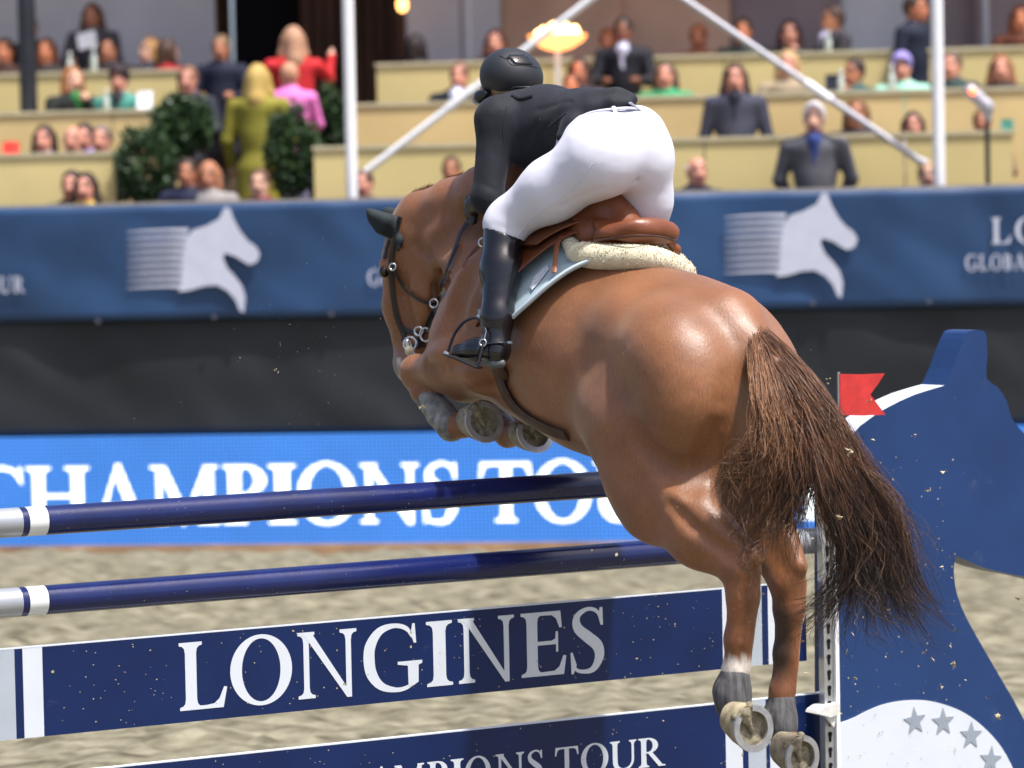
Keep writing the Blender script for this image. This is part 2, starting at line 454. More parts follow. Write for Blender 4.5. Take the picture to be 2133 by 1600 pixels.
mat('star_grey', (.27, .31, .37), .5, .3)
mat('flag_red', (.52, .035, .032), .55, .35, var=.16, vscale=24)
mat('steel', (.52, .53, .55), .3, .5, .75, var=.1, vscale=30)
mat('slot_dark', (.01, .01, .012), .9, .1)
mat('cup_white', (.66, .66, .62), .45, .4, var=.1, vscale=40)
mat('clod', (.40, .34, .22), .95, .1, var=.3, vscale=60)

# LED board: tiny diodes on a grid (it gives off its own light)
def led_mat(name, color, strength):
    m = bpy.data.materials.new(name); m.use_nodes = True; nt = m.node_tree
    b = nt.nodes['Principled BSDF']; b.inputs['Base Color'].default_value = (.01, .012, .02, 1); b.inputs['Roughness'].default_value = .5
    tc = nt.nodes.new('ShaderNodeTexCoord')
    sep = nt.nodes.new('ShaderNodeSeparateXYZ'); nt.links.new(tc.outputs['Object'], sep.inputs[0])
    def grid(out, period):
        mu = nt.nodes.new('ShaderNodeMath'); mu.operation = 'MULTIPLY'; mu.inputs[1].default_value = 2 * math.pi / period
        nt.links.new(out, mu.inputs[0])
        si = nt.nodes.new('ShaderNodeMath'); si.operation = 'SINE'; nt.links.new(mu.outputs[0], si.inputs[0])
        mr = nt.nodes.new('ShaderNodeMapRange'); mr.inputs[1].default_value = -1; mr.inputs[2].default_value = 1
        mr.inputs[3].default_value = .45; mr.inputs[4].default_value = 1.4
        nt.links.new(si.outputs[0], mr.inputs[0]); return mr.outputs[0]
    g = nt.nodes.new('ShaderNodeMath'); g.operation = 'MULTIPLY'
    nt.links.new(grid(sep.outputs[0], .030), g.inputs[0]); nt.links.new(grid(sep.outputs[2], .030), g.inputs[1])
    ns = nt.nodes.new('ShaderNodeTexNoise'); ns.inputs['Scale'].default_value = 1.5; nt.links.new(tc.outputs['Object'], ns.inputs['Vector'])
    nr = nt.nodes.new('ShaderNodeMapRange'); nr.inputs[3].default_value = .82 * strength; nr.inputs[4].default_value = 1.18 * strength
    nt.links.new(ns.outputs[0], nr.inputs[0])
    g2 = nt.nodes.new('ShaderNodeMath'); g2.operation = 'MULTIPLY'; nt.links.new(g.outputs[0], g2.inputs[0]); nt.links.new(nr.outputs[0], g2.inputs[1])
    b.inputs['Emission Color'].default_value = tuple(color) + (1,); nt.links.new(g2.outputs[0], b.inputs['Emission Strength'])
    MATS[name] = m
led_mat('led_blue', (.05, .26, .84), .60)
led_mat('led_white', (.95, 1.0, 1.0), 1.35)
M = MATS

# ------------------------------------------------------------------ ground
def build_ground():
    xs = np.concatenate([[-150, -60, -25, -12], np.linspace(-7, 7, 175), [12, 25, 60, 150]])
    ys = np.concatenate([[-100, -30, 0, 6, 10], np.linspace(12.5, 26.5, 200), [32, 45, 80, 200]])
    X, Y = np.meshgrid(xs, ys, indexing='ij')
    Z = .045 * vnoise(X, Y, .7, 1) + .05 * vnoise(X, Y, .24, 2) + .06 * vnoise(X, Y, .11, 3)
    fade = ((np.abs(X) <= 7) & (Y >= 12.5) & (Y <= 26.5)); Z = np.where(fade, Z, 0)
    # raked tyre tracks
    n, m = X.shape
    v = np.stack([X, Y, Z], -1).reshape(-1, 3)
    i = np.arange(n - 1)[:, None] * m + np.arange(m - 1)[None, :]
    f = np.stack([i, i + m, i + m + 1, i + 1], -1).reshape(-1, 4)
    o = mobj('ground', v, f, M['sand'], smooth=True); o['kind'] = 'structure'
build_ground()

# ------------------------------------------------------------------ barrier with LED board, black cloth and printed banner
S0, S1 = -5.88, 11.5
wz = lambda x, y: WALL.sz(x, y)[1]
Z_LED0, Z_LED1 = .055, wz(1, 912)
Z_BAN0, Z_BAN1 = wz(1066, 652), wz(1066, 411)
kerb = MB().pbox(WALL, S0, S1, -.05, .05, -.16, .3).build('kerb_board', M['kerb_timber'])
tag(kerb, 'low orange-brown timber board on the sand under the LED screen', 'kerb board')
bar = thing('arena_barrier', WALL.P(4, 0, .2), 'long arena barrier clad in black cloth behind the jump', 'barrier')
MB().pbox(WALL, S0, S1, .0, Z_BAN1 - .03, .02, .22).build('core', M['black_metal'], bar)
# hanging black cloth with soft folds
def cloth_sheet(pl, a0, a1, z0, z1, w, amp, seed, m, name, parent, thick=.012, na=190, nz=18):
    a = np.linspace(a0, a1, na); z = np.linspace(z0, z1, nz); A, Zz = np.meshgrid(a, z, indexing='ij')
    W = w + amp * (vnoise(A, Zz, .9, seed) + .5 * vnoise(A * 1.3 + Zz, Zz, .35, seed + 1))
    pf = np.array([[pl.P(A[i, j], Zz[i, j], W[i, j]) for j in range(nz)] for i in range(na)])
    pb = pf + pl.n * thick
    v = np.vstack([pf.reshape(-1, 3), pb.reshape(-1, 3)]); n = na * nz
    i = np.arange(na - 1)[:, None] * nz + np.arange(nz - 1)[None, :]
    f = np.stack([i, i + nz, i + nz + 1, i + 1], -1).reshape(-1, 4)
    f = np.vstack([f, (f + n)[:, ::-1]])
    rim = [(k, k + 1, n + k + 1, n + k) for k in range(nz - 1)] + [(k + nz * (na - 1) + 1, k + nz * (na - 1), n + k + nz * (na - 1), n + k + nz * (na - 1) + 1) for k in range(nz - 1)]
    rim += [(k * nz + nz - 1, (k + 1) * nz + nz - 1, n + (k + 1) * nz + nz - 1, n + k * nz + nz - 1) for k in range(na - 1)]
    rim += [((k + 1) * nz, k * nz, n + k * nz, n + (k + 1) * nz) for k in range(na - 1)]
    return mobj(name, v, np.vstack([f, np.array(rim)]), m, parent, True)
cloth_sheet(WALL, S0, S1, Z_LED1 + .01, Z_BAN0 + .02, -.02, .06, 11, M['black_cloth'], 'black_skirt', bar)
MB().pbox(WALL, S0, S1, Z_BAN1 - .025, Z_BAN1 + .02, -.03, .25).build('cap_rail', M['rail_cap'], bar)
led = thing('led_board', WALL.P(4, .05, -.03), 'bright blue LED perimeter board reading CHAMPIONS TOUR in white', 'screen')
for k in range(18):
    a = S0 + k * .96
    MB().pbox(WALL, a, a + .957, Z_LED0, Z_LED1, -.10, -.0).build('panel', M['led_blue'], led)
zt, zb = wz(120, 970), wz(590, 1089)
LEDTXT = [('C', -62, 51), ('H', 54, 186), ('A', 193, 308), ('M', 311, 457), ('P', 464, 556), ('I', 558, 616), ('O', 620, 742), ('N', 745, 876),
          ('S', 881, 957), ('T', 998, 1108), ('O', 1112, 1233), ('U', 1237, 1362), ('R', 1366, 1490), ('L', 1662, 1760), ('O', 1770, 1890), ('N', 1895, 2020), ('G', 2030, 2150)]
T_, t_ = .185, .10
for ch, x0, x1 in LEDTXT:
    print_letter(ch, WALL, WALL.sz(x0, 1020, -.1)[0], WALL.sz(x1, 1020, -.1)[0], zb, zt, -.104, M['led_white'], led)
T_, t_ = .17, .085
ban = thing('sponsor_banner', WALL.P(4, Z_BAN0, -.05), 'wrinkled navy banner with white galloping horse logo along the barrier top', 'banner')
cloth_sheet(WALL, S0, S1, Z_BAN0, Z_BAN1, -.075, .045, 21, M['banner_blue'], 'cloth', ban, na=260, nz=16)
for x, y in [(204, 669), (446, 660), (690, 654), (1693, 631), (1450, 640), (1935, 628)]:
    p = WALL.hit(x, y, -.106)
    mb = MB(); ring = [p + .020 * (WALL.d * math.cos(t) + np.array([0, 0, 1]) * math.sin(t)) for t in np.linspace(0, 2 * math.pi, 12, endpoint=False)]
    mb.prism(ring, [q + WALL.n * .012 for q in ring]).build('eyelet', M['eyelet'], ban)
LOGO = [(400, 480), (430, 470), (456, 456), (466, 436), (473, 431), (480, 438), (486, 456), (500, 482), (516, 502), (532, 513), (541, 528), (536, 545), (520, 552), (507, 545),
        (490, 534), (468, 527), (464, 538), (474, 560), (490, 577), (504, 596), (511, 620), (508, 651), (500, 648), (490, 624), (474, 606), (452, 594), (425, 596), (395, 605), (372, 608),
        (378, 590), (380, 560), (382, 530), (388, 500)]
def logo(dx, dy, m, parent):
    q = [WALL.hit(x + dx, y + dy, -.108) for x, y in LOGO]
    MB().prism(q, [p + WALL.n * .004 for p in q]).build('horse_emblem', m, parent)
    for k in range(9):
        y = 484 + 14.6 * k
        pts = [(264, y - .6), (300, y - 2.2), (350, y - 2.9), (392, y - 5.0), (392, y + 5.0), (350, y + 2.9), (300, y + 2.2), (264, y + .6)]
        q = [WALL.hit(a + dx, b + dy - 5 * math.sin((a - 264) / 60), -.1075) for a, b in pts]
        MB().prism(q, [p + WALL.n * .004 for p in q]).build('emblem_streak', m, parent)
logo(0, 0, M['banner_print'], ban); logo(1245, -31, M['banner_print'], ban)
def ban_text(x0, x1, y, hpx, word, gap):
    a0, z1 = WALL.sz(x0, y, -.108); a1 = WALL.sz(x1, y, -.108)[0]; z0 = WALL.sz(x0, y + hpx, -.108)[1]
    print_word(word, WALL, a0, a1, z0, z1, -.1085, M['banner_print'], ban, gap)
for dx, dy in [(0, 0), (1245, -31), (-1245, 24)]:
    ban_text(820 + dx, 1240 + dx, 485 + dy, 54, 'LONGINES', .16)
    ban_text(766 + dx, 1296 + dx, 562 + dy, 33, 'GLOBAL CHAMPIONS TOUR', .16)

# ------------------------------------------------------------------ the grandstand behind: stepped counters
ROWS = [dict(w=1.3, top=3.07, floor=2.0), dict(w=3.0, top=3.47, floor=2.5), dict(w=4.7, top=3.89, floor=2.95)]
ter = MB()
ter.pbox(WALL, S0, S1, 0, 1.5, .30, 1.28)
g0 = ter.build('terrace', M['terrace_board']); g0['kind'] = 'structure'
for i, R in enumerate(ROWS):
    wn = ROWS[i + 1]['w'] - .02 if i < 2 else 8.5
    o = MB().pbox(WALL, S0, S1, 0, R['floor'], R['w'], wn).build('terrace', M['terrace_board']); o['kind'] = 'structure'
def counter(row, x0, x1, yref, label, warm=False, step=1.55):
    R = ROWS[row]; a0 = WALL.sz(x0, yref, R['w'])[0]; a1 = WALL.sz(x1, yref, R['w'])[0]
    t = thing('stand_counter', WALL.P((a0 + a1) / 2, R['floor'], R['w']), label, 'counter', 'cloth-fronted counters of the grandstand')
    a = a0
    while a < a1 - .05:
        b = min(a + step, a1)
        MB().pbox(WALL, a, b - .012, R['floor'] - .5, R['top'] - .02, R['w'] - .06, R['w'] - .02).build('front_panel', M['counter_cloth_warm' if (warm and random.random() < .6) else 'counter_cloth'], t)
        a = b
    MB().pbox(WALL, a0 - .01, a1 + .01, R['top'] - .018, R['top'] + .012, R['w'] - .075, R['w'] + .38).build('counter_top', M['counter_top'], t)
    MB().pbox(WALL, a0, a1 - .02, R['floor'] + .38, R['floor'] + .44, R['w'] + .55, R['w'] + .9).build('bench_seat', M['terrace_board'], t)
counter(0, -1200, 246, 320, 'lowest yellow cloth counter at the left edge of the stand')
counter(1, -1200, 335, 235, 'middle yellow cloth counter of the left block', True)
counter(2, -1200, 372, 155, 'highest yellow cloth counter of the left block')
counter(0, 656, 2112, 295, 'lowest yellow cloth counter of the right block, behind the rider')
counter(1, 728, 2500, 205, 'middle yellow cloth counter of the right block', True)
counter(2, 786, 2500, 115, 'highest yellow cloth counter of the right block')
# steps between the two blocks
for k in range(6):
    a0, a1 = WALL.sz(300, 300, 1.6)[0], WALL.sz(650, 300, 1.6)[0]
    o = MB().pbox(WALL, a0, a1, 1.4, 1.5 + .22 * (k + 1), 1.0 + .45 * k, 1.0 + .45 * (k + 1)).build('stair_step', M['terrace_board']); o['kind'] = 'structure'

# back wall: drapes and dark doorway
def drape(x0, x1, mname, label, w=7.0, z0=2.9, z1=7.0, amp=.035, per=.55):
    a0, a1 = WALL.sz(x0, 50, w)[0], WALL.sz(x1, 50, w)[0]
    n = max(12, int((a1 - a0) / .05)); a = np.linspace(a0, a1, n)
    ph = random.random() * 6
    wv = w + amp * (np.sin(a * 2 * math.pi / per + ph) * .5 + vnoise(a, a * 0, .5, int(abs(x0)) + 3))
    f = [WALL.P(a[i], z0, wv[i]) for i in range(n)] + [WALL.P(a[i], z1, wv[i]) for i in range(n)]
    b = [p + WALL.n * .02 for p in f]
    fs = [(i, i + 1, n + i + 1, n + i) for i in range(n - 1)]
    fs += [tuple(2 * n + q for q in reversed(t)) for t in fs]
    fs += [(0, n, 3 * n, 2 * n), (n - 1, 2 * n + n - 1, 3 * n + n - 1, 2 * n - 1)]
    o = mobj('tent_drape', f + b, fs, M[mname], None, True)
    tag(o, label, 'drape', 'drapes at the back of the stand')
drape(-1300, 448, 'drape_grey', 'pale grey tent wall drape behind the left block of spectators')
drape(846, 1042, 'drape_grey', 'pale grey drape just right of the dark doorway', w=7.05)
drape(1040, 1300, 'drape_peach', 'warm peach drape behind the fire bowl', w=7.3)
drape(1300, 1520, 'drape_peach', 'warm peach drape right of the standing waiter', w=7.2)
drape(1518, 1756, 'drape_mauve', 'dull mauve drape behind the man in the dark suit', w=7.3, amp=.05)
drape(1752, 1905, 'drape_white', 'light grey drape left of the right white post', w=7.15)
drape(1900, 2035, 'drape_mauve', 'dark mauve drape right of the right white post', w=7.35, amp=.05)
drape(2030, 2600, 'drape_mauve', 'dark mauve drape at the right edge of the stand', w=7.2, amp=.05)
drape(1385, 1500, 'drape_white', 'small white swag hanging before the peach drape', w=6.9, z0=4.72, amp=.04)
door = thing('dark_doorway', WALL.P(2, 2.95, 8), 'dark timber doorway between the grey drapes', 'doorway')
a0, a1 = WALL.sz(446, 50, 7.3)[0], WALL.sz(848, 50, 7.3)[0]
MB().pbox(WALL, a0, a1, 2.9, 7, 8.2, 8.3).build('back_panel', M['dark_void'], door)
nb = 9
for k in range(nb):
    b0 = a0 + (a1 - a0) * (.42 + .58 * k / nb); b1 = a0 + (a1 - a0) * (.42 + .58 * (k + 1) / nb)
    MB().pbox(WALL, b0, b1 - .02, 2.9, 7, 7.6 + .02 * (k % 2), 7.68).build('plank', M['dark_timber'], door)
for x in (447, 842):
    a = WALL.sz(x, 50, 7.2)[0]
    MB().pbox(WALL, a - .05, a + .07, 2.9, 7, 7.05, 7.6).build('jamb', M['dark_timber'], door)

# tent roof over the upper rows, unseen, added to shade the top row and drapes
roof = thing('unseen_tent_roof', WALL.P(4, 6.2, 5), 'unseen white tent roof added to shade the upper rows of the stand', 'tent roof')
rz = lambda w: 6.15 + .32 * (w - 4.1)
v = []
for a in np.linspace(S0 - 1, S1 + 1, 14):
    for w in (4.75, 6.4, 8.6):
        v.append(WALL.P(a, rz(w) + .06 * math.sin(a * 1.7), w))
n = len(v); v += [p + np.array([0, 0, .03]) for p in v]
f = []
for i in range(13):
    for j in range(2):
        k = i * 3 + j; f += [(k, k + 1, k + 4, k + 3), (n + k + 3, n + k + 4, n + k + 1, n + k)]
mobj('canopy', v, f, M['drape_grey'], roof, True)
for a in (S0, 2.0, 6.5, 11.0):
    smooth_shade(MB().tube([WALL.P(a, rz(4.3) - .04, 4.3), WALL.P(a, rz(8.4) - .04, 8.4)], .04, 8).build('rafter', M['grey_metal'], roof))
# posts, stays, lamps
def post(name, x, ytop, ybot, wpx, w, m, label, cat, z0=None):
    a, zt_ = WALL.sz(x, ytop, w); zb_ = WALL.sz(x, ybot, w)[1] if z0 is None else z0
    d = (WALL.P(a, 0, w) - CAM)[1]; r = px2m(wpx, d) / 2
    t = thing(name, WALL.P(a, zb_, w), label, cat)
    o = MB().tube([WALL.P(a, zb_, w), WALL.P(a, zt_, w)], r, 14).build('shaft', m, t); smooth_shade(o)
    MB().pbox(WALL, a - r * 1.5, a + r * 1.5, zb_ - .012, zb_ + .03, w - r * 1.5, w + r * 1.5).build('foot_plate', m, t)
    return t, a, r
post('tent_post', 709, -700, 410, 24, .55, M['white_paint'], 'white tent post left of the rider, standing at the barrier', 'post', 1.51)
post('tent_post', 1941, -700, 385, 25, .55, M['white_paint'], 'white tent post on the right, beside the old man in the blazer', 'post', 1.51)
post('tent_post', 36, -700, 235, 37, 3.5, M['black_metal'], 'thick black post at the left edge of the stand', 'post', 2.505)
post('tent_post', 946, -700, 125, 8, 6.5, M['drape_mauve'], 'thin grey pole before the pale drape, left one of the pair', 'post', 2.955)
post('tent_post', 962, -700, 125, 7, 6.6, M['white_paint'], 'thin white pole before the pale drape, right one of the pair', 'post', 2.955)
post('tent_post', 2043, -700, 98, 13, 6.4, M['drape_grey'], 'thin pinkish pole at the back on the right', 'post', 2.955)
def stay(x0, y0, x1, y1, wpx, m, label, w=.75):
    a = WALL.hit(x0, y0, w); b = WALL.hit(x1, y1, w); r = px2m(wpx, a[1]) / 2
    t = thing('diagonal_stay', a, label, 'stay')
    smooth_shade(MB().tube([a, b], r, 10).build('tube', m, t))
    d = unit(b - a)
    smooth_shade(MB().tube([a - d * .02, a + d * .09], r * 1.5, 10).build('end_clamp', M['grey_metal'], t))
    q = WALL.hit(x0 + .38 * (x1 - x0), y0 + .38 * (y1 - y0), w)
    smooth_shade(MB().tube([q - d * .12, q + d * .12], r * 1.25, 10).build('sleeve', M['white_paint'], t))
stay(738, 376, 1322, -72, 15, M['white_paint'], 'slanting white stay rising from the left white post past the helmet')
stay(1938, 350, 1322, -72, 15, M['grey_metal'], 'slanting grey stay running down to the right white post')

mat('flame', (1, .6, .2), .5, emit=(1.0, .62, .22), estr=6.0)
mat('flame_edge', (1, .4, .15), .5, emit=(1.0, .33, .10), estr=1.6)
mat('lamp_glow', (1, .5, .2), .5, emit=(1.0, .45, .12), estr=3.5)
mat('lamp_red', (1, .2, .1), .5, emit=(1.0, .16, .05), estr=2.0)
fb = thing('fire_bowl', WALL.hit(1160, 185, 3.5), 'burning fire bowl on a white stand above the stand counters', 'fire bowl')
c = WALL.hit(1161, 78, 3.5); dd = c[1]
pts = [c + np.array([0, 0, -.11]), c + np.array([0, 0, -.09]), c + np.array([0, 0, -.03]), c + np.array([0, 0, .02])]
smooth_shade(MB().tube(pts, [.05, .12, .22, .255], 24).build('bowl', M['flame_edge'], fb))
s = SDF()
for k in range(11):
    x = -.17 + .034 * k
    s.cone(c + np.array([x, .03 * math.sin(k * 2.1), .02]), c + np.array([x + .02 * math.sin(k), .02, .055 + .035 * abs(math.sin(k * 1.7)) + (.04 if 4 <= k <= 7 else 0)]), .032, .012, .03)
sdf_obj('flame', s, .012, M['flame'], fb)
smooth_shade(MB().tube([WALL.P(WALL.sz(1161, 90, 3.5)[0], 2.51, 3.5), c + np.array([0, 0, -.11])], .026, 10).build('stand', M['white_paint'], fb))
lp = thing('wall_lantern', WALL.hit(838, 0, 6.6), 'small glowing yellow lantern at the top of the dark doorway', 'lantern')
c = WALL.hit(838, 10, 6.6)
s = SDF().ell(c, (.05, .05, .07)); sdf_obj('glass', s, .012, M['lamp_glow'], lp)
s = SDF().cone(c + np.array([0, 0, .07]), c + np.array([-.12, .1, .22]), .025, .02); sdf_obj('bracket', s, .012, M['dark_timber'], lp)
sl = thing('stage_lamp', WALL.hit(2057, 372, .6), 'dark stage lamp on a thin stand with an orange glow, far right', 'lamp')
b = WALL.hit(2057, 372, .6); b[2] = 1.51
smooth_shade(MB().tube([b, WALL.hit(2056, 240, .6)], .02, 10).build('stand', M['black_metal'], sl))
s = SDF().cone(WALL.hit(2022, 190, .6), WALL.hit(2056, 222, .6), .055, .05).cone(WALL.hit(2056, 222, .6), WALL.hit(2058, 250, .6), .03, .025)
sdf_obj('lamp_head', s, .015, M['grey_metal'], sl)
s = SDF().ell(WALL.hit(2026, 190, .53), .03); sdf_obj('bulb', s, .01, M['lamp_red'], sl)

# ------------------------------------------------------------------ the jump
JA = lambda x, y=1250, w=0.0: JUMP.sz(x, y, w)[0]
A_R = JA(1708, 1000)                      # right ends
A_L = JA(52, 1085) * 2 - .42              # left ends run out of the frame
A_L = JA(52, 1085) - .42
def jump_pole(zc, label, y, wob):
    t = thing('jump_pole', JUMP.P(A_L, zc, 0), label, 'pole', 'striped poles of the jump')
    e = [JA(38, y), JA(52, y), JA(91, y)]
    rgt = [A_R - (e[2] - A_L) * .62, A_R - (e[1] - A_L) * .62, A_R - (e[0] - A_L) * .62]
    segs = [('silver_end', A_L, e[0], 'pole_silver'), ('navy_ring', e[0], e[1], 'navy_gloss'), ('white_ring', e[1], e[2], 'pole_white'),
            ('navy_shaft', e[2], rgt[0], 'navy_gloss'), ('white_ring', rgt[0], rgt[1], 'pole_white'), ('navy_ring', rgt[1], rgt[2], 'navy_gloss'), ('silver_end', rgt[2], A_R, 'pole_silver')]
    for n, a, b, m in segs:
        k = max(2, int((b - a) / .12)); aa = np.linspace(a, b, k)
        smooth_shade(MB().tube([JUMP.P(q, zc, 0) for q in aa], .0495, 28, cap=True).build(n, M[m], t), 50)
    return t
jump_pole(1.4215, 'top navy pole of the jump with white and silver bands', 1085, 0)
jump_pole(1.153, 'second navy pole of the jump, just above the upper plank', 1250, 1)

def plank(z0, z1, label, y, cuts_l, cuts_r, end):
    t = thing('jump_plank', JUMP.P(A_L, z0, 0), label, 'plank', 'lettered planks of the jump')
    xs = [A_L] + [JA(x, y) for x in cuts_l] + [JA(x, y) for x in cuts_r] + [JA(end, y)]
    ms = ['board_grey', 'navy_board', 'print_white', 'navy_board', 'print_white', 'navy_board', 'board_grey', 'navy_board', 'print_white', 'navy_board']
    nm = {'board_grey': 'grey_band', 'print_white': 'white_band', 'navy_board': 'navy_panel'}
    for a, b, m in zip(xs[:-1], xs[1:], ms):
        MB().pbox(JUMP, a, b, z0, z1, -.012, .012).build(nm[m], M[m], t)
    MB().pbox(JUMP, xs[0], xs[-1], z1 + .0003, z1 + .004, -.0125, .0125).build('top_edge', M['print_white'], t)
    return t
pk1 = plank(.694, .997, 'upper navy plank with large white LONGINES lettering', 1400, [28, 45, 86], [1503, 1540, 1548, 1585, 1598, 1640], 1677)
pk2 = plank(.262, .562, 'lower navy plank with white CHAMPIONS TOUR lettering', 1540, [28, 45, 86], [1508, 1543, 1555, 1592, 1600, 1645], 1720)
zT = JUMP.sz(420, 1335)[1]; zB = JUMP.sz(420, 1476)[1]
for ch, x0, x1 in [('L', 370, 469), ('O', 476, 605), ('N', 612, 745), ('G', 754, 876), ('I', 884, 941), ('N', 947, 1073), ('E', 1084, 1176), ('S', 1185, 1260)]:
    print_letter(ch, JUMP, JA(x0, 1400), JA(x1, 1400), zB, zT, -.0135, M['print_white'], pk1)
zT2 = JUMP.sz(1340, 1537)[1]; zB2 = JUMP.sz(1340, 1598)[1]
L2 = [('G', 470, 514), ('L', 518, 553), ('O', 557, 606), ('B', 610, 643), ('A', 645, 684), ('L', 686, 716),
      ('C', 700, 742), ('H', 744, 800), ('A', 768, 815), ('M', 816, 880), ('P', 886, 928), ('I', 934, 962), ('O', 964, 1018), ('N', 1026, 1090), ('S', 1093, 1128),
      ('T', 1152, 1201), ('O', 1206, 1263), ('U', 1267, 1322), ('R', 1326, 1380)]
for ch, x0, x1 in L2[8:]:
    print_letter(ch, JUMP, JA(x0, 1570), JA(x1, 1570), zB2, zT2, -.0135, M['print_white'], pk2)
for ch, x0, x1 in [('H', 706, 758), ('C', 652, 698), ('L', 590, 622), ('A', 540, 588), ('B', 500, 536), ('O', 442, 496), ('L', 402, 438), ('G', 350, 398)]:
    print_letter(ch, JUMP, JA(x0, 1570), JA(x1, 1570), zB2, zT2, -.0135, M['print_white'], pk2)

# wing: a big horse-head cut-out, parallel to the poles
WW = -.06                                  # front face
WT = .15                                   # thickness
front = [(1745, 1900), (1745, 1600), (1744, 1300), (1744, 1060), (1755, 960), (1775, 905), (1812, 872), (1850, 848), (1905, 822), (1968, 803), (1984, 768), (2000, 725), (2014, 694),
         (2026, 688), (2044, 688), (2054, 697), (2057, 740), (2055, 788), (2078, 806), (2098, 838), (2108, 872), (2135, 905), (2180, 948), (2250, 1000), (2315, 1070), (2350, 1130),
         (2345, 1215), (2290, 1262), (2225, 1240), (2180, 1212), (2120, 1199), (2060, 1186), (2020, 1170), (1992, 1158), (1987, 1180), (1990, 1222), (2004, 1268), (2032, 1322), (2080, 1405), (2140, 1512), (2190, 1640), (2215, 1760), (2220, 1900)]
def wing_curve():
    p = np.array(front, float); out = []
    corner = {0, 1, 9, 33, len(p) - 1}
    for i in range(len(p)):
        out.append(p[i])
        if i < len(p) - 1 and i >= 3:
            a, b, c, d = p[max(i - 1, 0)], p[i], p[i + 1], p[min(i + 2, len(p) - 1)]
            if i in corner: a = b
            if i + 1 in corner: d = c
            u = .5; out.append(.5 * ((2 * b) + (-a + c) * u + (2 * a - 5 * b + 4 * c - d) * u * u + (-a + 3 * b - 3 * c + d) * u ** 3))
    return out
wing = thing('jump_wing', JUMP.P(JA(1900), 0, 0), 'navy horse-head shaped jump wing with white rim on the right', 'jump wing')
wf = [JUMP.hit(x, y, WW) for x, y in wing_curve()]
wf = [np.array([p[0], p[1], max(p[2], .0)]) for p in wf]
wb = [p + JUMP.n * WT for p in wf]
wo = MB(); wo.prism(wf, wb, 0, 0)
# upper rim faces are painted white along the neck, blue at the ear
nrm = len(wf); wmid = []
pts2 = wing_curve()
for fi, f in enumerate(wo.f):
    mi = 0
    if len(f) == 4:
        i = f[1] % nrm; x, y = pts2[i]
        if 1772 <= x < 1966 and y < 920: mi = 1
    wmid.append(mi)
wo.m = wmid
wo.build('head_board', [M['wing_blue'], M['print_white']], wing)
hump = [(1746, 1900), (1746, 1507), (1775, 1497), (1805, 1482), (1840, 1468), (1880, 1460), (1925, 1459), (1965, 1467), (2005, 1483), (2040, 1507), (2075, 1542), (2100, 1580), (2118, 1625), (2130, 1700), (2135, 1900)]
q = [JUMP.hit(x, y, WW - .006) for x, y in [hump[0]] + [tuple(z) for z in spline(hump[1:-1], 60)] + [hump[-1]]]
q = [np.array([p[0], p[1], max(p[2], .01)]) for p in q]
MB().prism(q, [p + JUMP.n * .0045 for p in q]).build('white_base', M['print_white'], wing)
for x, y, rr, tl in [(1906, 1502, 30, -4), (1965, 1504, 30, 0), (2023, 1532, 30, 4), (2064, 1583, 30, 8), (2092, 1640, 30, 12)]:
    c = JUMP.hit(x, y, WW - .009); r = px2m(rr, c[1])
    ring = []
    for k in range(10):
        a = math.radians(90 + 36 * k - tl); rad = r if k % 2 == 0 else r * .42
        ring.append(c + rad * (JUMP.d * math.cos(a) + np.array([0, 0, 1]) * math.sin(a)))
    MB().prism(ring, [p + JUMP.n * .0025 for p in ring]).build('star', M['star_grey'], wing)

# standard with key-hole track, cup, flag
std = thing('jump_standard', JUMP.P(JA(1732), 0, -.08), 'slotted metal jump standard beside the horse-head wing', 'jump standard')
a0, a1 = JA(1717, 1400, -.10), JA(1744, 1400, -.10)
z_top = JUMP.sz(1740, 960, -.1)[1]
MB().pbox(JUMP, a0, a0 + (a1 - a0) * .72, 0, z_top, -.10, -.065).build('track', M['steel'], std)
MB().pbox(JUMP, a0 + (a1 - a0) * .72, a1, 0, z_top, -.115, -.065).build('flange', M['white_paint'], std)
zz = .06; ac = a0 + (a1 - a0) * .36
while zz < z_top - .05:
    ring = [JUMP.P(ac + .0085 * math.cos(t), zz + .010 * math.sin(t), -.1035) for t in np.linspace(-.9, math.pi + .9, 9)] + [JUMP.P(ac - .0042, zz - .03, -.1035), JUMP.P(ac + .0042, zz - .03, -.1035)]
    MB().prism(ring, [p + JUMP.n * .0025 for p in ring]).build('keyhole', M['slot_dark'], std)
    zz += .0595
ca, cz = JUMP.sz(1725, 1476, -.11)
cup = MB()
cup.prism([JUMP.P(ca + x, cz + z, -.14) for x, z in [(-.068, -.012), (-.06, .0), (-.035, .012), (.033, .022), (.035, -.02), (-.01, -.03)]],
          [JUMP.P(ca + x, cz + z, -.055) for x, z in [(-.068, -.012), (-.06, .0), (-.035, .012), (.033, .022), (.035, -.02), (-.01, -.03)]])
cup.prism([JUMP.P(ca + x, cz + z, -.13) for x, z in [(-.022, -.026), (.03, -.022), (.012, -.072)]], [JUMP.P(ca + x, cz + z, -.116) for x, z in [(-.022, -.026), (.03, -.022), (.012, -.072)]])
cup.build('pole_cup', M['cup_white'], std)
fl = thing('red_flag', JUMP.hit(1751, 865, -.16), 'red swallow-tailed flag marking the right side of the jump', 'flag')
fp = [(1750, 779), (1795, 780), (1843, 778), (1829, 800), (1813, 822), (1829, 843), (1845, 864), (1795, 866), (1750, 865)]
q = [JUMP.hit(x, y, -.16) for x, y in fp]
MB().prism(q, [p + JUMP.n * .006 for p in q]).build('cloth', M['flag_red'], fl)
fz = JUMP.sz(1748, 775, -.15)[1]
fa = JUMP.sz(1747, 820, -.15)[0]
smooth_shade(MB().tube([JUMP.P(fa, z_top - .25, -.15), JUMP.P(fa, fz, -.15)], .006, 8).build('staff', M['steel'], fl))

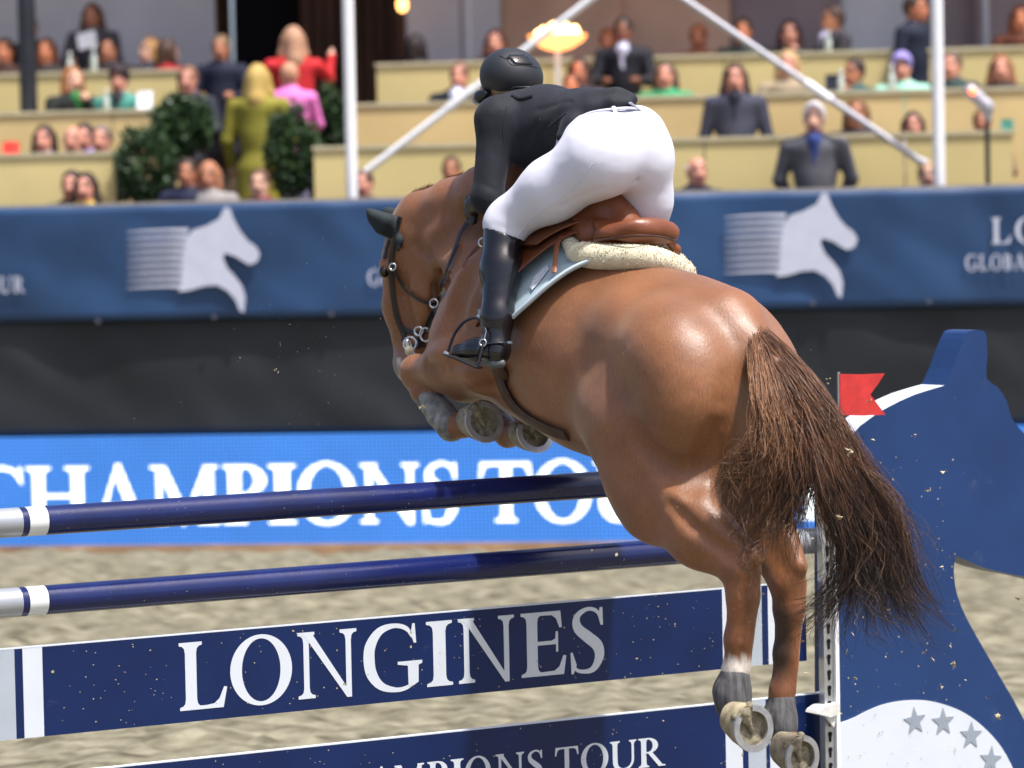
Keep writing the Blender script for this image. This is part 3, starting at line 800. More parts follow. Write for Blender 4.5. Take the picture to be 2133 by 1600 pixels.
# ------------------------------------------------------------------ the horse
TH, PH = math.radians(36), math.radians(11)
_F0 = np.array([-math.sin(TH), math.cos(TH), 0]); _Z = np.array([0, 0, 1.0])
HF = _F0 * math.cos(PH) + _Z * math.sin(PH)
HL = np.array([-math.cos(TH), -math.sin(TH), 0])
HU = -_F0 * math.sin(PH) + _Z * math.cos(PH)
HO = at(1592, 712, 11.35) - (-.80 * HF + .20 * HU)
HR = np.array([HF, HL, HU])                     # rows: horse axes
def hl(f, l, u): return HO + f * HF + l * HL + u * HU
def tilt(R, axis, deg):                         # rotate axes about one of its own rows
    a = R[axis]; q = Matrix.Rotation(math.radians(deg), 3, Vector(a)); return np.array([np.array(q @ Vector(r)) for r in R])

def coat_material():
    m = bpy.data.materials.new('chestnut_coat'); m.use_nodes = True; nt = m.node_tree; b = nt.nodes['Principled BSDF']
    at_ = nt.nodes.new('ShaderNodeAttribute'); at_.attribute_name = 'coat'
    tc = nt.nodes.new('ShaderNodeTexCoord')
    n1 = nt.nodes.new('ShaderNodeTexNoise'); n1.inputs['Scale'].default_value = 4; n1.inputs['Detail'].default_value = 3
    n2 = nt.nodes.new('ShaderNodeTexNoise'); n2.inputs['Scale'].default_value = 180; n2.inputs['Detail'].default_value = 3
    mp = nt.nodes.new('ShaderNodeMapping'); mp.inputs['Scale'].default_value = (1, 1, .25)
    nt.links.new(tc.outputs['Object'], n1.inputs['Vector']); nt.links.new(tc.outputs['Object'], mp.inputs[0]); nt.links.new(mp.outputs[0], n2.inputs['Vector'])
    r1 = nt.nodes.new('ShaderNodeMapRange'); r1.inputs[1].default_value = .3; r1.inputs[2].default_value = .7; r1.inputs[3].default_value = .78; r1.inputs[4].default_value = 1.2
    nt.links.new(n1.outputs[0], r1.inputs[0])
    r2 = nt.nodes.new('ShaderNodeMapRange'); r2.inputs[1].default_value = .3; r2.inputs[2].default_value = .7; r2.inputs[3].default_value = .84; r2.inputs[4].default_value = 1.16
    nt.links.new(n2.outputs[0], r2.inputs[0])
    mu = nt.nodes.new('ShaderNodeMath'); mu.operation = 'MULTIPLY'; nt.links.new(r1.outputs[0], mu.inputs[0]); nt.links.new(r2.outputs[0], mu.inputs[1])
    vm = nt.nodes.new('ShaderNodeVectorMath'); vm.operation = 'SCALE'; nt.links.new(at_.outputs['Color'], vm.inputs[0]); nt.links.new(mu.outputs[0], vm.inputs['Scale'])
    nt.links.new(vm.outputs[0], b.inputs['Base Color'])
    b.inputs['Roughness'].default_value = .45; b.inputs['Specular IOR Level'].default_value = .5
    rr = nt.nodes.new('ShaderNodeMapRange'); rr.inputs[1].default_value = .3; rr.inputs[2].default_value = .7; rr.inputs[3].default_value = .36; rr.inputs[4].default_value = .54
    n4 = nt.nodes.new('ShaderNodeTexNoise'); n4.inputs['Scale'].default_value = 7; n4.inputs['Detail'].default_value = 8; n4.inputs['Roughness'].default_value = .7
    nt.links.new(tc.outputs['Object'], n4.inputs['Vector']); nt.links.new(n4.outputs[0], rr.inputs[0]); nt.links.new(rr.outputs[0], b.inputs['Roughness'])
    b.inputs['Sheen Weight'].default_value = .22; b.inputs['Sheen Roughness'].default_value = .4; b.inputs['Sheen Tint'].default_value = (1, .8, .65, 1)
    bp = nt.nodes.new('ShaderNodeBump'); bp.inputs['Strength'].default_value = .35; bp.inputs['Distance'].default_value = .003
    n3 = nt.nodes.new('ShaderNodeTexNoise'); n3.inputs['Scale'].default_value = 130; n3.inputs['Detail'].default_value = 6
    nt.links.new(mp.outputs[0], n3.inputs['Vector']); nt.links.new(n3.outputs[0], bp.inputs['Height']); nt.links.new(bp.outputs[0], b.inputs['Normal'])
    MATS['chestnut_coat'] = m; return m
coat_material()
mat('hoof_horn', (.25, .21, .145), .55, .4, var=.35, vscale=30, bump=.3, bscale=60)
mat('hoof_sole', (.36, .32, .22), .9, .1, color2=(.13, .11, .08), vscale=45, bump=.6, bscale=60)
mat('horseshoe_steel', (.48, .49, .51), .35, .5, .7, var=.15, vscale=40)
mat('horse_boot', (.060, .060, .060), .55, .5, color2=(.32, .31, .27), vscale=26, bump=.3, bscale=70, detail=7)
mat('grey_wrap', (.16, .155, .155), .85, .2, color2=(.05, .05, .055), vscale=60, stretch=(1, 1, .12), bump=.4, bscale=120)
mat('yellow_pastern', (.31, .26, .17), .9, .1, var=.3, vscale=30)
mat('eye_gloss', (.012, .007, .005), .08, .6)

B = SDF()
kb = .11
B.ell(hl(.06, 0, -.03), (.60, .305, .365), HR, kb)                     # barrel
B.ell(hl(.46, 0, -.01), (.34, .262, .335), HR, kb)                      # chest
B.cone(hl(.10, 0, .25), hl(.50, 0, .33), .075, .08, .14)               # withers
B.cone(hl(-.55, 0, .21), hl(.2, 0, .22), .10, .09, .12)                # back
B.ell(hl(-.42, 0, .09), (.38, .27, .245), HR, kb)                      # croup
B.ell(hl(-.28, .17, .13), (.12, .09, .09), HR, .12)                    # points of the hip
B.ell(hl(-.28, -.19, .13), (.13, .09, .10), HR, .10)
B.ell(hl(-.22, 0, -.09), (.34, .25, .25), HR, .1)                      # flank
for s in (1, -1):
    B.ell(hl(-.50, s * .15, -.07), (.31, .165, .33), tilt(HR, 1, 8), .08)    # haunch
    B.ell(hl(-.70, s * .115, -.06), (.13, .115, .24), tilt(HR, 1, 6), .07)   # buttock
    B.ell(hl(.60, s * .165, -.02), (.19, .125, .33), tilt(HR, 1, -22), .06)  # shoulder blade
    B.ell(hl(.70, s * .13, -.10), (.15, .12, .16), HR, .07)                  # point of the shoulder
B.cone(hl(-.62, 0, .23), hl(-.80, 0, .15), .075, .05, .10)            # dock
# left hind leg
P = at
LH = dict(stifle=P(1332, 1005, 11.55), gask=P(1368, 1058, 11.50), hock=P(1541, 1188, 11.20))
B.cone(hl(-.30, .19, -.16), LH['stifle'], .135, .088, .12)
B.cone(hl(-.46, .18, -.16), P(1385, 1010, 11.50), .15, .10, .16)
B.cone(hl(-.62, .16, -.18), P(1430, 1005, 11.40), .145, .085, .14)
B.chain([LH['stifle'], LH['gask'], P(1455, 1122, 11.32), LH['hock']], [.088, .100, .080, .056], .09)
B.cone(P(1440, 1050, 11.32), P(1560, 1152, 11.17), .075, .034, .08)    # back of the gaskin and Achilles tendon
B.ell(P(1571, 1160, 11.16), .034, None, .022)                           # point of the hock
B.chain([LH['hock'], P(1548, 1240, 11.20), P(1537, 1330, 11.22), P(1530, 1400, 11.23), P(1526, 1440, 11.24)], [.058, .051, .041, .039, .05], .03)
B.cone(P(1572, 1192, 11.18), P(1552, 1395, 11.22), .022, .019, .012)    # tendons
B.chain([P(1526, 1446, 11.24), P(1533, 1482, 11.22), P(1548, 1512, 11.18)], [.053, .042, .048], .03)
# right hind leg
RH = dict(stifle=P(1500, 1010, 11.86), hock=P(1640, 1215, 11.56))
B.cone(hl(-.35, -.19, -.18), RH['stifle'], .13, .09, .08)
B.cone(hl(-.62, -.16, -.18), P(1590, 1000, 11.66), .14, .085, .08)
B.chain([RH['stifle'], P(1585, 1110, 11.68), RH['hock']], [.09, .085, .058], .06)
B.cone(P(1610, 1060, 11.64), P(1664, 1180, 11.52), .06, .032, .05)
B.chain([RH['hock'], P(1644, 1270, 11.56), P(1636, 1360, 11.58), P(1628, 1440, 11.58), P(1624, 1490, 11.58)], [.056, .050, .039, .038, .048], .03)
B.cone(P(1668, 1215, 11.54), P(1648, 1440, 11.57), .021, .018, .012)
B.chain([P(1624, 1496, 11.58), P(1634, 1540, 11.56), P(1650, 1572, 11.52)], [.05, .04, .046], .03)
# left foreleg, folded under
B.chain([hl(.66, .17, -.10), P(1015, 755, 12.30), P(930, 766, 12.50), P(868, 776, 12.66)], [.14, .105, .076, .058], .05)
B.ell(P(866, 772, 12.66), (.05, .05, .055), None, .04)
B.cone(P(872, 790, 12.66), P(880, 815, 12.62), .052, .045, .03)
B.chain([P(884, 818, 12.62), P(915, 858, 12.54), P(942, 888, 12.46)], [.043, .040, .048], .03)
B.chain([P(944, 888, 12.46), P(968, 886, 12.42), P(985, 882, 12.39)], [.045, .04, .046], .03)
# right foreleg
B.chain([hl(.66, -.17, -.10), P(1110, 765, 12.72), P(1030, 765, 12.90), P(962, 776, 13.00)], [.14, .10, .075, .058], .06)
B.chain([P(962, 782, 13.0), P(1010, 838, 12.92), P(1046, 892, 12.82), P(1058, 904, 12.78)], [.05, .042, .042, .048], .03)
B.chain([P(1058, 904, 12.78), P(1080, 904, 12.72), P(1092, 902, 12.68)], [.045, .04, .046], .03)
# neck: crest and throat side
B.chain([hl(.52, 0, .24), P(1072, 402, 12.50), P(1012, 408, 12.66), P(945, 428, 12.80), P(880, 452, 12.92), P(852, 482, 12.95)], [.13, .105, .095, .085, .08, .075], .09)
B.chain([hl(.62, 0, .04), P(1010, 556, 12.66), P(960, 520, 12.80), P(912, 520, 12.90)], [.23, .15, .115, .10], .10)
# head
HDc = unit([-.55, .83, 0]); HSd = unit([-.83, -.55, 0])               # face direction, left side direction
RHd = np.array([HSd, HDc, [0, 0, 1.0]])
hd = lambda x, y, d=12.95: P(x, y, d)
B.ell(hd(862, 505, 12.95), (.085, .105, .11), RHd, .06)
B.ell(hd(884, 585, 12.90), (.062, .105, .155), RHd, .05)               # cheek
B.ell(hd(884, 585, 13.02), (.062, .105, .155), RHd, .05)
B.cone(hd(842, 540, 12.98), hd(838, 640, 13.02), .088, .070, .05)
B.cone(hd(838, 640, 13.02), hd(852, 745, 13.02), .068, .052, .05)
B.cone(hd(884, 650, 12.96), hd(868, 755, 12.98), .062, .042, .05)
B.ell(hd(850, 762, 13.0), (.056, .052, .062), RHd, .04)                # muzzle
B.ell(hd(862, 790, 12.98), (.040, .038, .035), RHd, .03)               # chin
B.ell(hd(806, 556, 12.93), (.026, .035, .034), RHd, .03)               # brow over the eye
B.ell(hd(840, 775, 12.95), (.014, .02, .024), RHd, .012, sub=True)     # nostril
for _d in (12.55, 12.68, 12.80): B.cone(P(932, 588, _d), P(916, 722, _d), .017, .020, .03, sub=True)
# creases: throat-latch and between shoulder and neck, flank fold
B.cone(P(930, 560, 12.74), P(905, 700, 12.76), .020, .012, .05, sub=True)
B.cone(P(1005, 515, 12.38), P(942, 610, 12.46), .010, .014, .06, sub=True)

# muscle grooves and swellings laid on a first rough skin
_v0, _f0, _ = B.mesh(.018)
_HB0 = BVHTree.FromPolygons([tuple(p) for p in _v0], [tuple(map(int, z)) for z in _f0])
def groove(pts, r, depth, k=.05, n=7, swell=False):
    W = []
    for x, y in spline(np.array(pts, float), n):
        h, nn, i, t = _HB0.ray_cast(Vector(CAM), Vector(unit(at(x, y, 1) - CAM)))
        if h is None: continue
        W.append(np.array(h) + np.array(nn) * ((r - depth) if not swell else -(r - depth)))
    for a, b in zip(W[:-1], W[1:]):
        if np.linalg.norm(a - b) < .3: B.cone(a, b, r, r, k, sub=not swell)
groove([(1500, 790), (1482, 880), (1462, 960), (1440, 1015)], .03, .0028, .06)
groove([(1335, 905), (1375, 960), (1430, 1000)], .03, .0025, .06)
groove([(1398, 1052), (1465, 1115), (1528, 1160)], .016, .006, .03)
groove([(1552, 1235), (1546, 1300), (1540, 1385)], .010, .004, .012)
groove([(1003, 752), (940, 757), (890, 764)], .016, .004, .03)
groove([(985, 560), (955, 620), (942, 690)], .028, .004, .06)
groove([(1060, 770), (1030, 806), (985, 812)], .016, .005, .03)
groove([(1000, 452), (950, 486), (905, 512)], .035, .003, .06)
groove([(868, 512), (900, 545), (915, 600), (905, 660), (886, 715)], .016, .011, .03)
groove([(842, 580), (846, 640), (858, 690)], .016, .005, .03)
groove([(905, 560), (925, 575), (935, 600)], .018, .010, .03)
groove([(1345, 690), (1400, 760), (1420, 850)], .08, .003, .14, swell=True)
groove([(955, 720), (905, 738)], .03, .004, .04, swell=True)
horse = thing('horse', hl(0, 0, -1.2), 'chestnut horse leaping over the poles with hind legs trailing', 'horse')
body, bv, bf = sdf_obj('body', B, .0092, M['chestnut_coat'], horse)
# coat colours: chestnut, darker insides of the legs, white sock, grey muzzle
ripple(body, bv, .0045, .12, 51)
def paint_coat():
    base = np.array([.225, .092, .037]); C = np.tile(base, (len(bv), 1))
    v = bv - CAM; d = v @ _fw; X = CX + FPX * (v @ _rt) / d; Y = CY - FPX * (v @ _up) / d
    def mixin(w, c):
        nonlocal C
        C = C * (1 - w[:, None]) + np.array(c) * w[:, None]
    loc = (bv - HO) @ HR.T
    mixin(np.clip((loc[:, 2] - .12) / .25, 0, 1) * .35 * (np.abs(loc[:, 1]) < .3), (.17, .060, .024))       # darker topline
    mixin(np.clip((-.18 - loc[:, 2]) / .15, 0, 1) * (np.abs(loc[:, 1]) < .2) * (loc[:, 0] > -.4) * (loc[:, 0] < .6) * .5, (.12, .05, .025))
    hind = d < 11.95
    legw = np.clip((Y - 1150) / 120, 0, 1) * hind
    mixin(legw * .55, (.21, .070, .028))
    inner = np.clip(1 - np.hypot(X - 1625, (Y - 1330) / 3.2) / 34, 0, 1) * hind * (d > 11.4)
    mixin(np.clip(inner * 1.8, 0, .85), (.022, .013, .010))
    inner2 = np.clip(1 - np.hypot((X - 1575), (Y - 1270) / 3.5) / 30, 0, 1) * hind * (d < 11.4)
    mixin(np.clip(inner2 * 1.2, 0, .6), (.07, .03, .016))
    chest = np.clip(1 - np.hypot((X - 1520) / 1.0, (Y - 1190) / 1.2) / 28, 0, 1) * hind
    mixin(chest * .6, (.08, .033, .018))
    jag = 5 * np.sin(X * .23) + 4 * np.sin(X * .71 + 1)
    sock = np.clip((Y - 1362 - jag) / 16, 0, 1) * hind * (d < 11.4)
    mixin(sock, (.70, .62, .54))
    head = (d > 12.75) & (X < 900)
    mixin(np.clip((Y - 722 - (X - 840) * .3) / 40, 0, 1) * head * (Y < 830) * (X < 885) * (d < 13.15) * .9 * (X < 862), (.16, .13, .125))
    mixin(np.clip(1 - np.abs(X - 833 - (Y - 770) * .1) / 8, 0, 1) * head * (Y > 745) * .8, (.6, .55, .52))
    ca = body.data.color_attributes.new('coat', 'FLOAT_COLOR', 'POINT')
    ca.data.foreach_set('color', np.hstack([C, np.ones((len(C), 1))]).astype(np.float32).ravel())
paint_coat()
HB = BVHTree.FromPolygons([tuple(p) for p in bv], [tuple(map(int, q)) for q in bf])
def hray(x, y, off=0.0):
    """point of the horse's skin seen at a pixel, lifted by off"""
    r = Vector(at(x, y, 1) - CAM).normalized()
    h, n, i, t = HB.ray_cast(Vector(CAM), r)
    if h is None: return None, None
    n = np.array(n)
    return np.array(h) + n * off, n
def skin(p, off=0.0):
    h, n, i, t = HB.find_nearest(Vector(p)); return np.array(h) + np.array(n) * off, np.array(n)

# hooves with shoes
def hoof(c, nrm, toe, k, mwall, label=None):
    """c centre of the sole, nrm out of the sole, toe direction"""
    n = unit(nrm); t = np.asarray(toe, float); t = unit(t - n * (t @ n)); s_ = np.cross(n, t)
    def D(r, kk=32, gap=None):
        out = []
        for j in range(kk):
            a = 2 * math.pi * j / kk
            x, y = math.cos(a), math.sin(a)
            fy = 1.0 if x > -.2 else 1.0 - .12 * (-.2 - x)
            out.append((x * r * 1.08 if x > 0 else x * r * .98, y * r * fy))
        return out
    ring = D(.066 * k); top = D(.050 * k)
    h = thing  # unused alias
    mb = MB(); N = len(ring)
    v = [c + t * x + s_ * y for x, y in ring] + [c - n * .035 * k + t * (x * .92 - .012) + s_ * y * .94 for x, y in ring] + [c - n * .075 * k + t * (x - .022 * k) + s_ * y for x, y in top]
    f = []
    for L in range(2):
        for j in range(N): f.append((L * N + j, (L + 1) * N + j, (L + 1) * N + (j + 1) % N, L * N + (j + 1) % N))
    f.append(tuple(2 * N + j for j in range(N)))
    inner = [c - n * .012 * k + t * x * .8 + s_ * y * .8 for x, y in ring]
    v += inner
    for j in range(N): f.append((j, (j + 1) % N, 3 * N + (j + 1) % N, 3 * N + j))
    mb.add(v, f)
    ho = smooth_shade(mb.build('hoof', mwall, horse), 50)
    sb = MB(); sb.add([p for p in inner] + [c - n * .016 * k], [(j, (j + 1) % N, N) for j in range(N)])
    sb.build('sole', M['hoof_sole'], ho)
    fr = SDF().cone(c - t * .048 * k - n * .006 * k, c + t * .018 * k - n * .010 * k, .017 * k, .005 * k, .01)
    for q in (1, -1): fr.cone(c - t * .052 * k + s_ * q * .03 * k - n * .008 * k, c - t * .03 * k + s_ * q * .014 * k - n * .01 * k, .014 * k, .009 * k, .01)
    sdf_obj('frog', fr, .004, M['hoof_sole'], ho)
    sh = MB(); A = np.linspace(-152, 152, 30); o = []
    for lay, z in enumerate((.0, .009)):
        for rr in (1.02, .74):
            for a in A:
                x, y = math.cos(math.radians(a)), math.sin(math.radians(a))
                fy = 1.0 if x > -.2 else 1.0 - .12 * (-.2 - x)
                o.append(c + n * (z + .0012) + t * (x * .066 * k * rr * (1.08 if x > 0 else .98)) + s_ * (y * .066 * k * rr * fy))
    n_ = len(A); f = []
    for j in range(n_ - 1):
        f += [(2 * n_ + j, 2 * n_ + j + 1, 3 * n_ + j + 1, 3 * n_ + j), (j + 1, j, n_ + j, n_ + j + 1),
              (j, j + 1, 2 * n_ + j + 1, 2 * n_ + j), (n_ + j + 1, n_ + j, 3 * n_ + j, 3 * n_ + j + 1)]
    f += [(0, 2 * n_, 3 * n_, n_), (n_ - 1, 2 * n_ - 1, 4 * n_ - 1, 3 * n_ - 1)]
    sh.add(o, f); sh.build('horseshoe', M['horseshoe_steel'], ho)
    return ho
hoof(P(1566, 1515, 11.10), [.50, -.86, .02], [.40, .2, -.85], 1.16, M['yellow_pastern'])
hoof(P(1668, 1576, 11.44), [.62, -.78, .0], [.30, .2, -.9], 1.14, M['hoof_horn'])
hoof(P(1006, 878, 12.30), [.42, -.86, .25], [.35, .1, -.8], 1.14, M['hoof_horn'])
hoof(P(1112, 902, 12.60), [.40, -.86, .30], [.45, .1, -.7], 1.10, M['hoof_horn'])
# protective boots on the legs
def leg_boot(pts, rs, m, name='leg_boot'):
    s = SDF().chain(pts, rs, .02); return sdf_obj(name, s, .0075, m, horse)[0]
leg_boot([P(1530, 1412, 11.23), P(1525, 1440, 11.24), P(1527, 1466, 11.235)], [.052, .062, .062], M['grey_wrap'])
leg_boot([P(1628, 1462, 11.58), P(1624, 1495, 11.58), P(1628, 1516, 11.57)], [.049, .058, .056], M['grey_wrap'])
leg_boot([P(896, 832, 12.60), P(918, 862, 12.53), P(940, 888, 12.465)], [.053, .052, .058], M['horse_boot'])
leg_boot([P(1014, 856, 12.90), P(1042, 886, 12.83), P(1056, 902, 12.785)], [.05, .05, .055], M['horse_boot'])
# eye
e = SDF().ell(P(800, 566, 12.915), (.02, .02, .024)); sdf_obj('eye', e, .005, M['eye_gloss'], horse)

# ------------------------------------------------------------------ tail and mane
def tail_mat(name, top, bottom, rough=.42):
    """hair that is redder near the dock and darker towards the ends"""
    m = mat(name, top, rough, .5); nt = m.node_tree; b = nt.nodes['Principled BSDF']
    tc = nt.nodes.new('ShaderNodeTexCoord'); sp_ = nt.nodes.new('ShaderNodeSeparateXYZ'); nt.links.new(tc.outputs['Object'], sp_.inputs[0])
    n = nt.nodes.new('ShaderNodeTexNoise'); n.inputs['Scale'].default_value = 14; nt.links.new(tc.outputs['Object'], n.inputs['Vector'])
    ad = nt.nodes.new('ShaderNodeMath'); ad.operation = 'MULTIPLY_ADD'; ad.inputs[1].default_value = .7; nt.links.new(n.outputs[0], ad.inputs[0]); nt.links.new(sp_.outputs[2], ad.inputs[2])
    r = nt.nodes.new('ShaderNodeMapRange'); r.inputs[1].default_value = 1.55; r.inputs[2].default_value = 2.15; nt.links.new(ad.outputs[0], r.inputs[0])
    mx = nt.nodes.new('ShaderNodeMix'); mx.data_type = 'RGBA'; nt.links.new(r.outputs[0], mx.inputs[0])
    mx.inputs[6].default_value = tuple(bottom) + (1,); mx.inputs[7].default_value = tuple(top) + (1,); nt.links.new(mx.outputs[2], b.inputs['Base Color'])
tail_mat('tail_hair', (.17, .070, .030), (.055, .034, .026))
tail_mat('tail_hair_light', (.28, .135, .060), (.15, .085, .050))
tail_mat('tail_hair_dark', (.080, .036, .020), (.026, .019, .018))
def hair(mbs, guides, n, r0, r1, rad, seed, seg=11, wav=.008, short=.6, weights=(.45, .25, .3)):
    """strands along a lock of guide curves; mbs = list of MB by colour"""
    g = np.random.default_rng(seed); G = [spline(q, seg) for q in guides]
    ncl = max(8, n // 38); clump = [(g.normal(size=3) * .8, g.normal(size=3), 5 + 9 * g.random(), 6.28 * g.random(), g.normal(size=3)) for _ in range(ncl)]
    for _ in range(n):
        i = g.integers(len(G)); j = min(max(i + g.integers(-1, 2), 0), len(G) - 1); w = g.random() * .5
        p = G[i] * (1 - w) + G[j] * w
        u = np.linspace(0, 1, seg)[:, None]
        L = 1 - short * g.random() ** 1.3; s0 = .20 * g.random() ** 1.3
        p = np.array([np.array([np.interp(s0 + t * (L - s0), np.linspace(0, 1, seg), p[:, c]) for c in range(3)]) for t in np.linspace(0, 1, seg)])
        o0 = g.normal(size=3); o0 /= max(np.linalg.norm(o0), 1); o1 = g.normal(size=3) * .6
        c_ = clump[g.integers(ncl)]
        p = p + o0 * r0 * (1 - .62 * u) + c_[0] * r1 * 1.3 * u + c_[1] * r1 * 1.0 * u ** 2 + o1 * r1 * .20 * u ** 2 + .032 * np.sin(u * c_[2] + c_[3]) * c_[4] * u * (1.2 - u * .45)
        p += wav * np.sin(u * (5 + 5 * g.random()) + g.random() * 6.28) * g.normal(size=3) * u
        rr = rad * (.7 + .6 * g.random()) * np.concatenate([np.ones(seg - 3), [.8, .55, .2]])
        mbs[g.choice(len(mbs), p=weights)].tube(list(p), list(rr), 3, cap=False)
tail = [MB(), MB(), MB()]
q = lambda *a: [P(x, y, d) for x, y, d in a]
TG_right = [q((1580, 694, 11.36), (1650, 780, 11.20), (1718, 880, 11.12), (1768, 985, 11.10), (1836, 1085, 11.12), (1862, 1190, 11.12), (1900, 1270, 11.12), (1925, 1300, 11.12)),
            q((1578, 700, 11.35), (1645, 810, 11.18), (1702, 910, 11.10), (1738, 1020, 11.08), (1800, 1130, 11.10), (1812, 1240, 11.12), (1836, 1310, 11.14)),
            q((1592, 726, 11.30), (1640, 830, 11.18), (1682, 930, 11.10), (1712, 1040, 11.08), (1752, 1130, 11.10), (1738, 1220, 11.12), (1700, 1270, 11.14)),
            q((1584, 690, 11.37), (1668, 772, 11.22), (1736, 868, 11.14), (1790, 975, 11.10), (1862, 1080, 11.10), (1880, 1180, 11.12), (1905, 1260, 11.12), (1955, 1262, 11.12))]
hair(tail, TG_right, 1750, .026, .030, .0009, 1)
TG_fall = [q((1574, 700, 11.35), (1604, 830, 11.17), (1625, 930, 11.12), (1640, 1010, 11.12), (1620, 1090, 11.14), (1585, 1130, 11.16)),
           q((1568, 706, 11.35), (1588, 820, 11.16), (1600, 910, 11.12), (1590, 990, 11.12), (1560, 1040, 11.14), (1545, 1100, 11.16)),
           q((1592, 724, 11.30), (1630, 830, 11.17), (1660, 940, 11.10), (1672, 1010, 11.10), (1650, 1090, 11.12), (1660, 1190, 11.14))]
hair(tail, TG_fall, 1250, .026, .026, .0009, 2, weights=(.45, .4, .15))
TG_left = [q((1568, 712, 11.34), (1576, 820, 11.16), (1580, 900, 11.12), (1555, 950, 11.10), (1515, 975, 11.12), (1495, 1000, 11.14), (1505, 1025, 11.14)),
           q((1582, 728, 11.30), (1590, 830, 11.16), (1598, 920, 11.12), (1570, 975, 11.10), (1530, 1005, 11.12), (1512, 1050, 11.14)),
           q((1586, 728, 11.30), (1604, 840, 11.16), (1612, 930, 11.12), (1588, 1000, 11.10), (1550, 1040, 11.12), (1530, 1075, 11.14))]
hair(tail, TG_left, 750, .024, .020, .0009, 3, short=.6, weights=(.3, .6, .1))
TG_low = [q((1700, 930, 11.10), (1745, 1060, 11.07), (1770, 1180, 11.09), (1730, 1250, 11.12), (1690, 1290, 11.14), (1655, 1300, 11.15)),
          q((1720, 930, 11.10), (1775, 1060, 11.07), (1800, 1170, 11.08), (1790, 1270, 11.10), (1795, 1325, 11.12)),
          q((1740, 930, 11.10), (1810, 1060, 11.08), (1850, 1180, 11.08), (1865, 1270, 11.10), (1935, 1305, 11.10))]
hair(tail, TG_low, 520, .03, .036, .0009, 4, weights=(.3, .1, .6))
fly = [MB(), MB(), MB()]
hair(tail, [q((1760, 930, 11.10), (1850, 1040, 11.08), (1900, 1150, 11.08), (1925, 1230, 11.1), (1968, 1246, 11.1)), q((1740, 920, 11.1), (1840, 1010, 11.06), (1905, 1090, 11.06), (1960, 1190, 11.08))], 60, .02, .02, .0008, 5, weights=(.4, .5, .1))
hair(tail, [q((1620, 1040, 11.12), (1600, 1120, 11.1), (1590, 1200, 11.1), (1620, 1250, 11.12)), q((1560, 1040, 11.12), (1550, 1110, 11.1), (1580, 1180, 11.1), (1600, 1230, 11.1))], 50, .02, .03, .0008, 6, weights=(.3, .6, .1))
tl = tag(bpy.data.objects.new('tail', None)); tl.location = Vector(P(1592, 712, 11.34)); link(tl, horse)
for mb, mn, nm in zip(tail, ('tail_hair', 'tail_hair_light', 'tail_hair_dark'), ('brown_strands', 'light_strands', 'dark_strands')):
    o = mb.build(nm, M[mn], tl, True); o['kind'] = 'stuff'
# the dock under the hair
s = SDF().chain(q((1588, 712, 11.36), (1618, 760, 11.26), (1660, 830, 11.18), (1690, 900, 11.13)), [.030, .028, .020, .008], .03)
s.chain(q((1588, 715, 11.34), (1600, 800, 11.22), (1612, 900, 11.15)), [.028, .02, .008], .03)
sdf_obj('dock', s, .009, M['tail_hair'], tl)
# mane: short, along the crest
mane = [MB(), MB(), MB()]
cp = spline(np.array([P(1090, 352, 12.42), P(1050, 346, 12.56), P(1000, 360, 12.68), P(940, 388, 12.80), P(885, 412, 12.90), P(850, 440, 12.95)]), 150)
g = np.random.default_rng(9)
for i in range(950):
    p, n = skin(cp[g.integers(150)] + g.normal(size=3) * .008, -.004)
    dirn = unit(np.array([-.2, -.1, .55]) * (1 if g.random() < .5 else .6) + g.normal(size=3) * .25 + np.array([.5, .5, 0]) * (g.random() - .3))
    L = .018 + .018 * g.random()
    dirn = unit(dirn * .7 + unit(np.array([.75, -.55, .15])) * .9)
    pts = [p, p + dirn * L * .5, p + dirn * L + np.array([.02, .01, -.012]) * g.random()]
    mane[g.choice(3, p=(.4, .45, .15))].tube(pts, [.0014, .0012, .0004], 3, cap=False)
mo = bpy.data.objects.new('mane', None); mo.location = Vector(cp[70]); link(mo, horse)
for mb, mn, nm in zip(mane, ('tail_hair', 'tail_hair_light', 'tail_hair_dark'), ('brown_strands', 'light_strands', 'dark_strands')):
    o = mb.build(nm, M[mn], mo, True); o['kind'] = 'stuff'

# ------------------------------------------------------------------ ears in a bonnet
mat('bonnet_cloth', (.022, .030, .034), .8, .3, bump=.3, bscale=220)
mat('black_leather', (.011, .011, .013), .32, .5, var=.3, vscale=30, bump=.08, bscale=90)
mat('brown_leather', (.205, .064, .024), .40, .5, color2=(.14, .040, .016), vscale=7, bump=.08, bscale=80)
mat('dark_leather', (.055, .024, .016), .5, .4, var=.3, vscale=20, bump=.1, bscale=80)
mat('bright_steel', (.62, .62, .63), .18, .6, .95)
mat('rubber_black', (.012, .012, .012), .8, .2)
mat('pad_blue', (.34, .45, .50), .85, .2, var=.08, vscale=6, bump=.2, bscale=120, sheen=.15)
mat('pad_piping', (.52, .60, .64), .6, .3)
mat('pad_badge', (.62, .64, .68), .6, .3, color2=(.40, .45, .52), vscale=60)
mat('sheepskin', (.64, .59, .44), .95, .1, color2=(.54, .49, .34), vscale=30, bump=.25, bscale=110, sheen=.3)
bonnet = SDF()
bonnet.chain(q((846, 478, 12.92), (822, 474, 12.90), (798, 466, 12.88), (779, 452, 12.87), (765, 436, 12.865)), [.034, .040, .036, .020, .005], .03)
bonnet.cone(P(805, 458, 12.85), P(775, 446, 12.85), .018, .006, .03)
bonnet.ell(P(842, 470, 12.96), (.05, .055, .045), None, .03)
bonnet.chain(q((838, 462, 12.90), (833, 500, 12.855), (829, 520, 12.85)), [.02, .014, .008], .02)
bonnet.chain(q((862, 462, 13.02), (836, 456, 13.06), (812, 446, 13.10), (800, 436, 13.12)), [.03, .036, .02, .006], .03)
